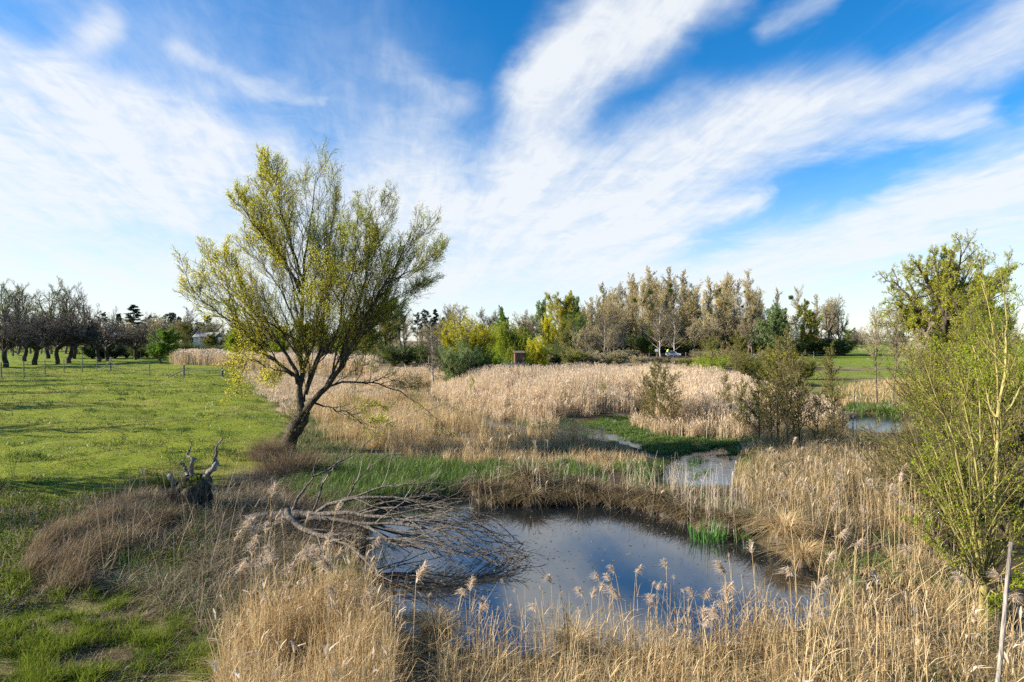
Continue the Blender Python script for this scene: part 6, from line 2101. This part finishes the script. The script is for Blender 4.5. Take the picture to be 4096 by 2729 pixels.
for x in (-1.3, 1.3):
    for s_ in (-1, 1):
        m = MB()
        a = np.linspace(0, 2 * math.pi, 17)[:-1]
        for ra_, rb_ in ((.31, .20),):
            for yy0, yy1 in ((s_ * .68, s_ * .885),):
                ring = lambda r_, y_: np.column_stack([x + r_ * np.cos(a), np.full(16, y_), .31 + r_ * np.sin(a)])
                V = np.concatenate([ring(rb_, yy0), ring(ra_, yy0), ring(ra_, yy1), ring(rb_, yy1)])
                Fq = [(k * 16 + i, k * 16 + (i + 1) % 16, (k + 1) * 16 + (i + 1) % 16, (k + 1) * 16 + i) for k in range(3) for i in range(16)]
                m.add(V, Fq)
        wh = m.build('wheel', [tyre_m], car)
        m = MB()
        V = np.concatenate([np.column_stack([x + .20 * np.cos(a), np.full(16, s_ * .875), .31 + .20 * np.sin(a)]), np.column_stack([x + .02 * np.cos(a), np.full(16, s_ * .87), .31 + .02 * np.sin(a)])])
        m.add(V, [(i, (i + 1) % 16, 16 + (i + 1) % 16, 16 + i) for i in range(16)])
        m.build('rim', [rim_m], wh)
for s_ in (-1, 1):
    m = MB(); box(m, 1.86, 2.0, s_ * .62 - .14, s_ * .62 + .14, .68, .79); m.build('headlight', [rim_m], car)

# person in a hi-vis vest, bending at the boot
px0, py0 = at(1533.5, 149)
person_e = empty('person', (px0, py0, float(hz(px0, py0)) + .6), R(20), 1.1)
tag(person_e, 'person in a bright yellow vest bending at the car\'s open boot', 'person')
bones = [((0, 0, .95), -1, .15), ((.12, 0, 1.18), 0, .15), ((.26, 0, 1.38), 1, .17), ((.34, 0, 1.47), 2, .06), ((.42, 0, 1.55), 3, .10), ((.46, 0, 1.64), 4, .085),
         ((.24, .20, 1.36), 2, .07), ((.42, .24, 1.12), 6, .05), ((.62, .20, 1.05), 7, .04), ((.70, .19, 1.04), 8, .04), ((.24, -.20, 1.36), 2, .07), ((.42, -.24, 1.12), 10, .05), ((.62, -.20, 1.05), 11, .04), ((.70, -.19, 1.04), 12, .04),
         ((0, .1, .88), 0, .10), ((.06, .11, .48), 14, .07), ((-.02, .12, .08), 15, .05), ((.12, .12, .03), 16, .045), ((0, -.1, .88), 0, .10), ((-.02, -.11, .48), 18, .07), ((-.12, -.12, .08), 19, .05), ((.02, -.12, .03), 20, .045)]
me = bpy.data.meshes.new('person body')
me.from_pydata([b[0] for b in bones], [(i, b[1]) for i, b in enumerate(bones) if b[1] >= 0], [])
po = link('body', me, person_e)
me.materials.append(plain('dark navy clothing', (.03, .035, .05), .9))
md = po.modifiers.new('skin', 'SKIN')
for i, b in enumerate(bones):
    me.skin_vertices[0].data[i].radius = (b[2], b[2])
me.skin_vertices[0].data[0].use_root = True
po.modifiers.new('sub', 'SUBSURF').levels = 1
po.modifiers['sub'].render_levels = 1
m = MB()
vl = np.array([(-.02, 0, .86), (.06, 0, 1.02), (.14, 0, 1.2), (.27, 0, 1.4), (.31, 0, 1.44)])
tubes(m, vl[None], np.array([[.21, .22, .225, .215, .12]]), 14)
m.build('vest', [plain('fluorescent yellow vest', (.62, .85, .06), .7)], person_e)
m = MB(); lump(m, (.45, 0, 1.66), (.105, .095, .08), rg(5), 14, 9, .1)
m.build('hair', [plain('dark hair', (.03, .02, .015), .8)], person_e)

# white sign board by the track
sx0, sy0 = at(1508.5, 147)
sg = empty('sign_board', (sx0, sy0, float(hz(sx0, sy0))))
tag(sg, 'small blank white sign board on a post left of the parked car', 'sign')
m = MB(); box(m, -.04, .04, -.04, .04, -.2, 2.0); m.build('post', [MT['post']], sg)
m = MB(); box(m, -.40, .40, -.07, -.045, 1.75, 2.45); m.build('panel', [plain('white sign face', (.78, .78, .76), .5)], sg)

# small wooden hide in front of the weeping willow
hx0, hy0 = at(1193, 84)
hut = empty('wooden_hide', (hx0, hy0, float(hz(hx0, hy0))), R(10), (.62, .62, 1.05))
tag(hut, 'small brown wooden hide beneath the weeping willow', 'hut')
m = MB()
for i in range(7):
    box(m, -1.15 + i * .33, -.845 + i * .33, -.8, -.75, .3, 2.85)
for i in range(5):
    box(m, -1.15, -1.1, -.74 + i * .33, -.44 + i * .33, .3, 2.8); box(m, 1.12, 1.17, -.74 + i * .33, -.44 + i * .33, .3, 2.8)
m.build('wall', [bark('brown boarded wall', (.07, .04, .028), (.20, .12, .085), 9, .1)], hut)
m = MB(); V = [(-1.35, -1.0, 2.84), (1.35, -1.0, 2.84), (1.35, 1.1, 3.1), (-1.35, 1.1, 3.1)]; V += [(x, y, z + .09) for x, y, z in V]
m.add(V, [(0, 1, 2, 3), (4, 7, 6, 5), (0, 4, 5, 1), (1, 5, 6, 2), (2, 6, 7, 3), (3, 7, 4, 0)])
m.build('roof', [plain('brown felt roof', (.15, .11, .08), .95, 0, .1)], hut)
m = MB(); box(m, -.55, .55, -.815, -.802, 1.6, 2.0); m.build('slot_shade_panel', [car_glass], hut)  # dark panel on the wall imitates the shaded hole of a slot

# white house hidden behind the willow's left crown
wx0, wy0 = at(478, 150)
house = empty('white_house', (wx0, wy0, float(hz(wx0, wy0))), R(12))
tag(house, 'small white house half hidden behind bushes at the meadow\'s far end', 'house')
m = MB(); box(m, -2.6, 2.6, -3, 3, 0, 5.0)
m.build('wall', [plain('white rendered wall', (.72, .73, .74), .8)], house)
m = MB()
V = [(-2.8, -3.5, 4.85), (2.8, -3.5, 4.85), (2.8, 0, 6.1), (-2.8, 0, 6.1), (2.8, 3.5, 4.85), (-2.8, 3.5, 4.85)]
V += [(x, y, z + .15) for x, y, z in V]
m.add(V, [(0, 3, 2, 1), (3, 5, 4, 2), (6, 7, 8, 9), (9, 8, 10, 11), (0, 1, 7, 6), (5, 11, 10, 4), (0, 6, 9, 3), (3, 9, 11, 5), (1, 2, 8, 7), (2, 4, 10, 8)])
m.build('roof', [plain('pale grey roof', (.34, .33, .32), .9, 0, .1)], house)
for x in (-1.6, 0.3, 1.8):
    m = MB(); box(m, x - .5, x + .5, -3.03, -3.002, 1.1, 2.5)
    w_ = m.build('window', [plain('window frame white', (.7, .7, .7), .5)], house)
    m = MB(); box(m, x - .42, x + .42, -3.05, -3.034, 1.18, 2.42); m.build('pane', [car_glass], w_)

# telephone mast on the far right horizon
mx0, my0 = at(2005, 420)
mast = empty('telephone_mast', (mx0, my0, float(hz(mx0, my0))))
tag(mast, 'distant thin lattice telephone mast right of the far wood', 'mast')
m = MB()
for sx1, sy1 in ((-1, -1), (1, -1), (1, 1), (-1, 1)):
    bar(m, (sx1 * .9, sy1 * .9, 0), (sx1 * .5, sy1 * .5, 30), .14, .12, 5)
for k in range(14):
    for s1, s2 in (((-1, -1), (1, -1)), ((1, -1), (1, 1)), ((1, 1), (-1, 1)), ((-1, 1), (-1, -1))):
        w0 = .9 - .4 * k / 14
        bar(m, (s1[0] * w0, s1[1] * w0, k * 2.1), (s2[0] * w0, s2[1] * w0, k * 2.1 + 2.1), .07, .07, 4)
m.build('lattice', [MT['gate_metal']], mast)
for k, (ax, zz_) in enumerate(((-1.0, 27.5), (1.0, 27.5), (0, 29))):
    m = MB(); box(m, ax - .25, ax + .25, -1.0, -.75, zz_ - 1.4, zz_ + 1.4); m.build('antenna', [car_white], mast)
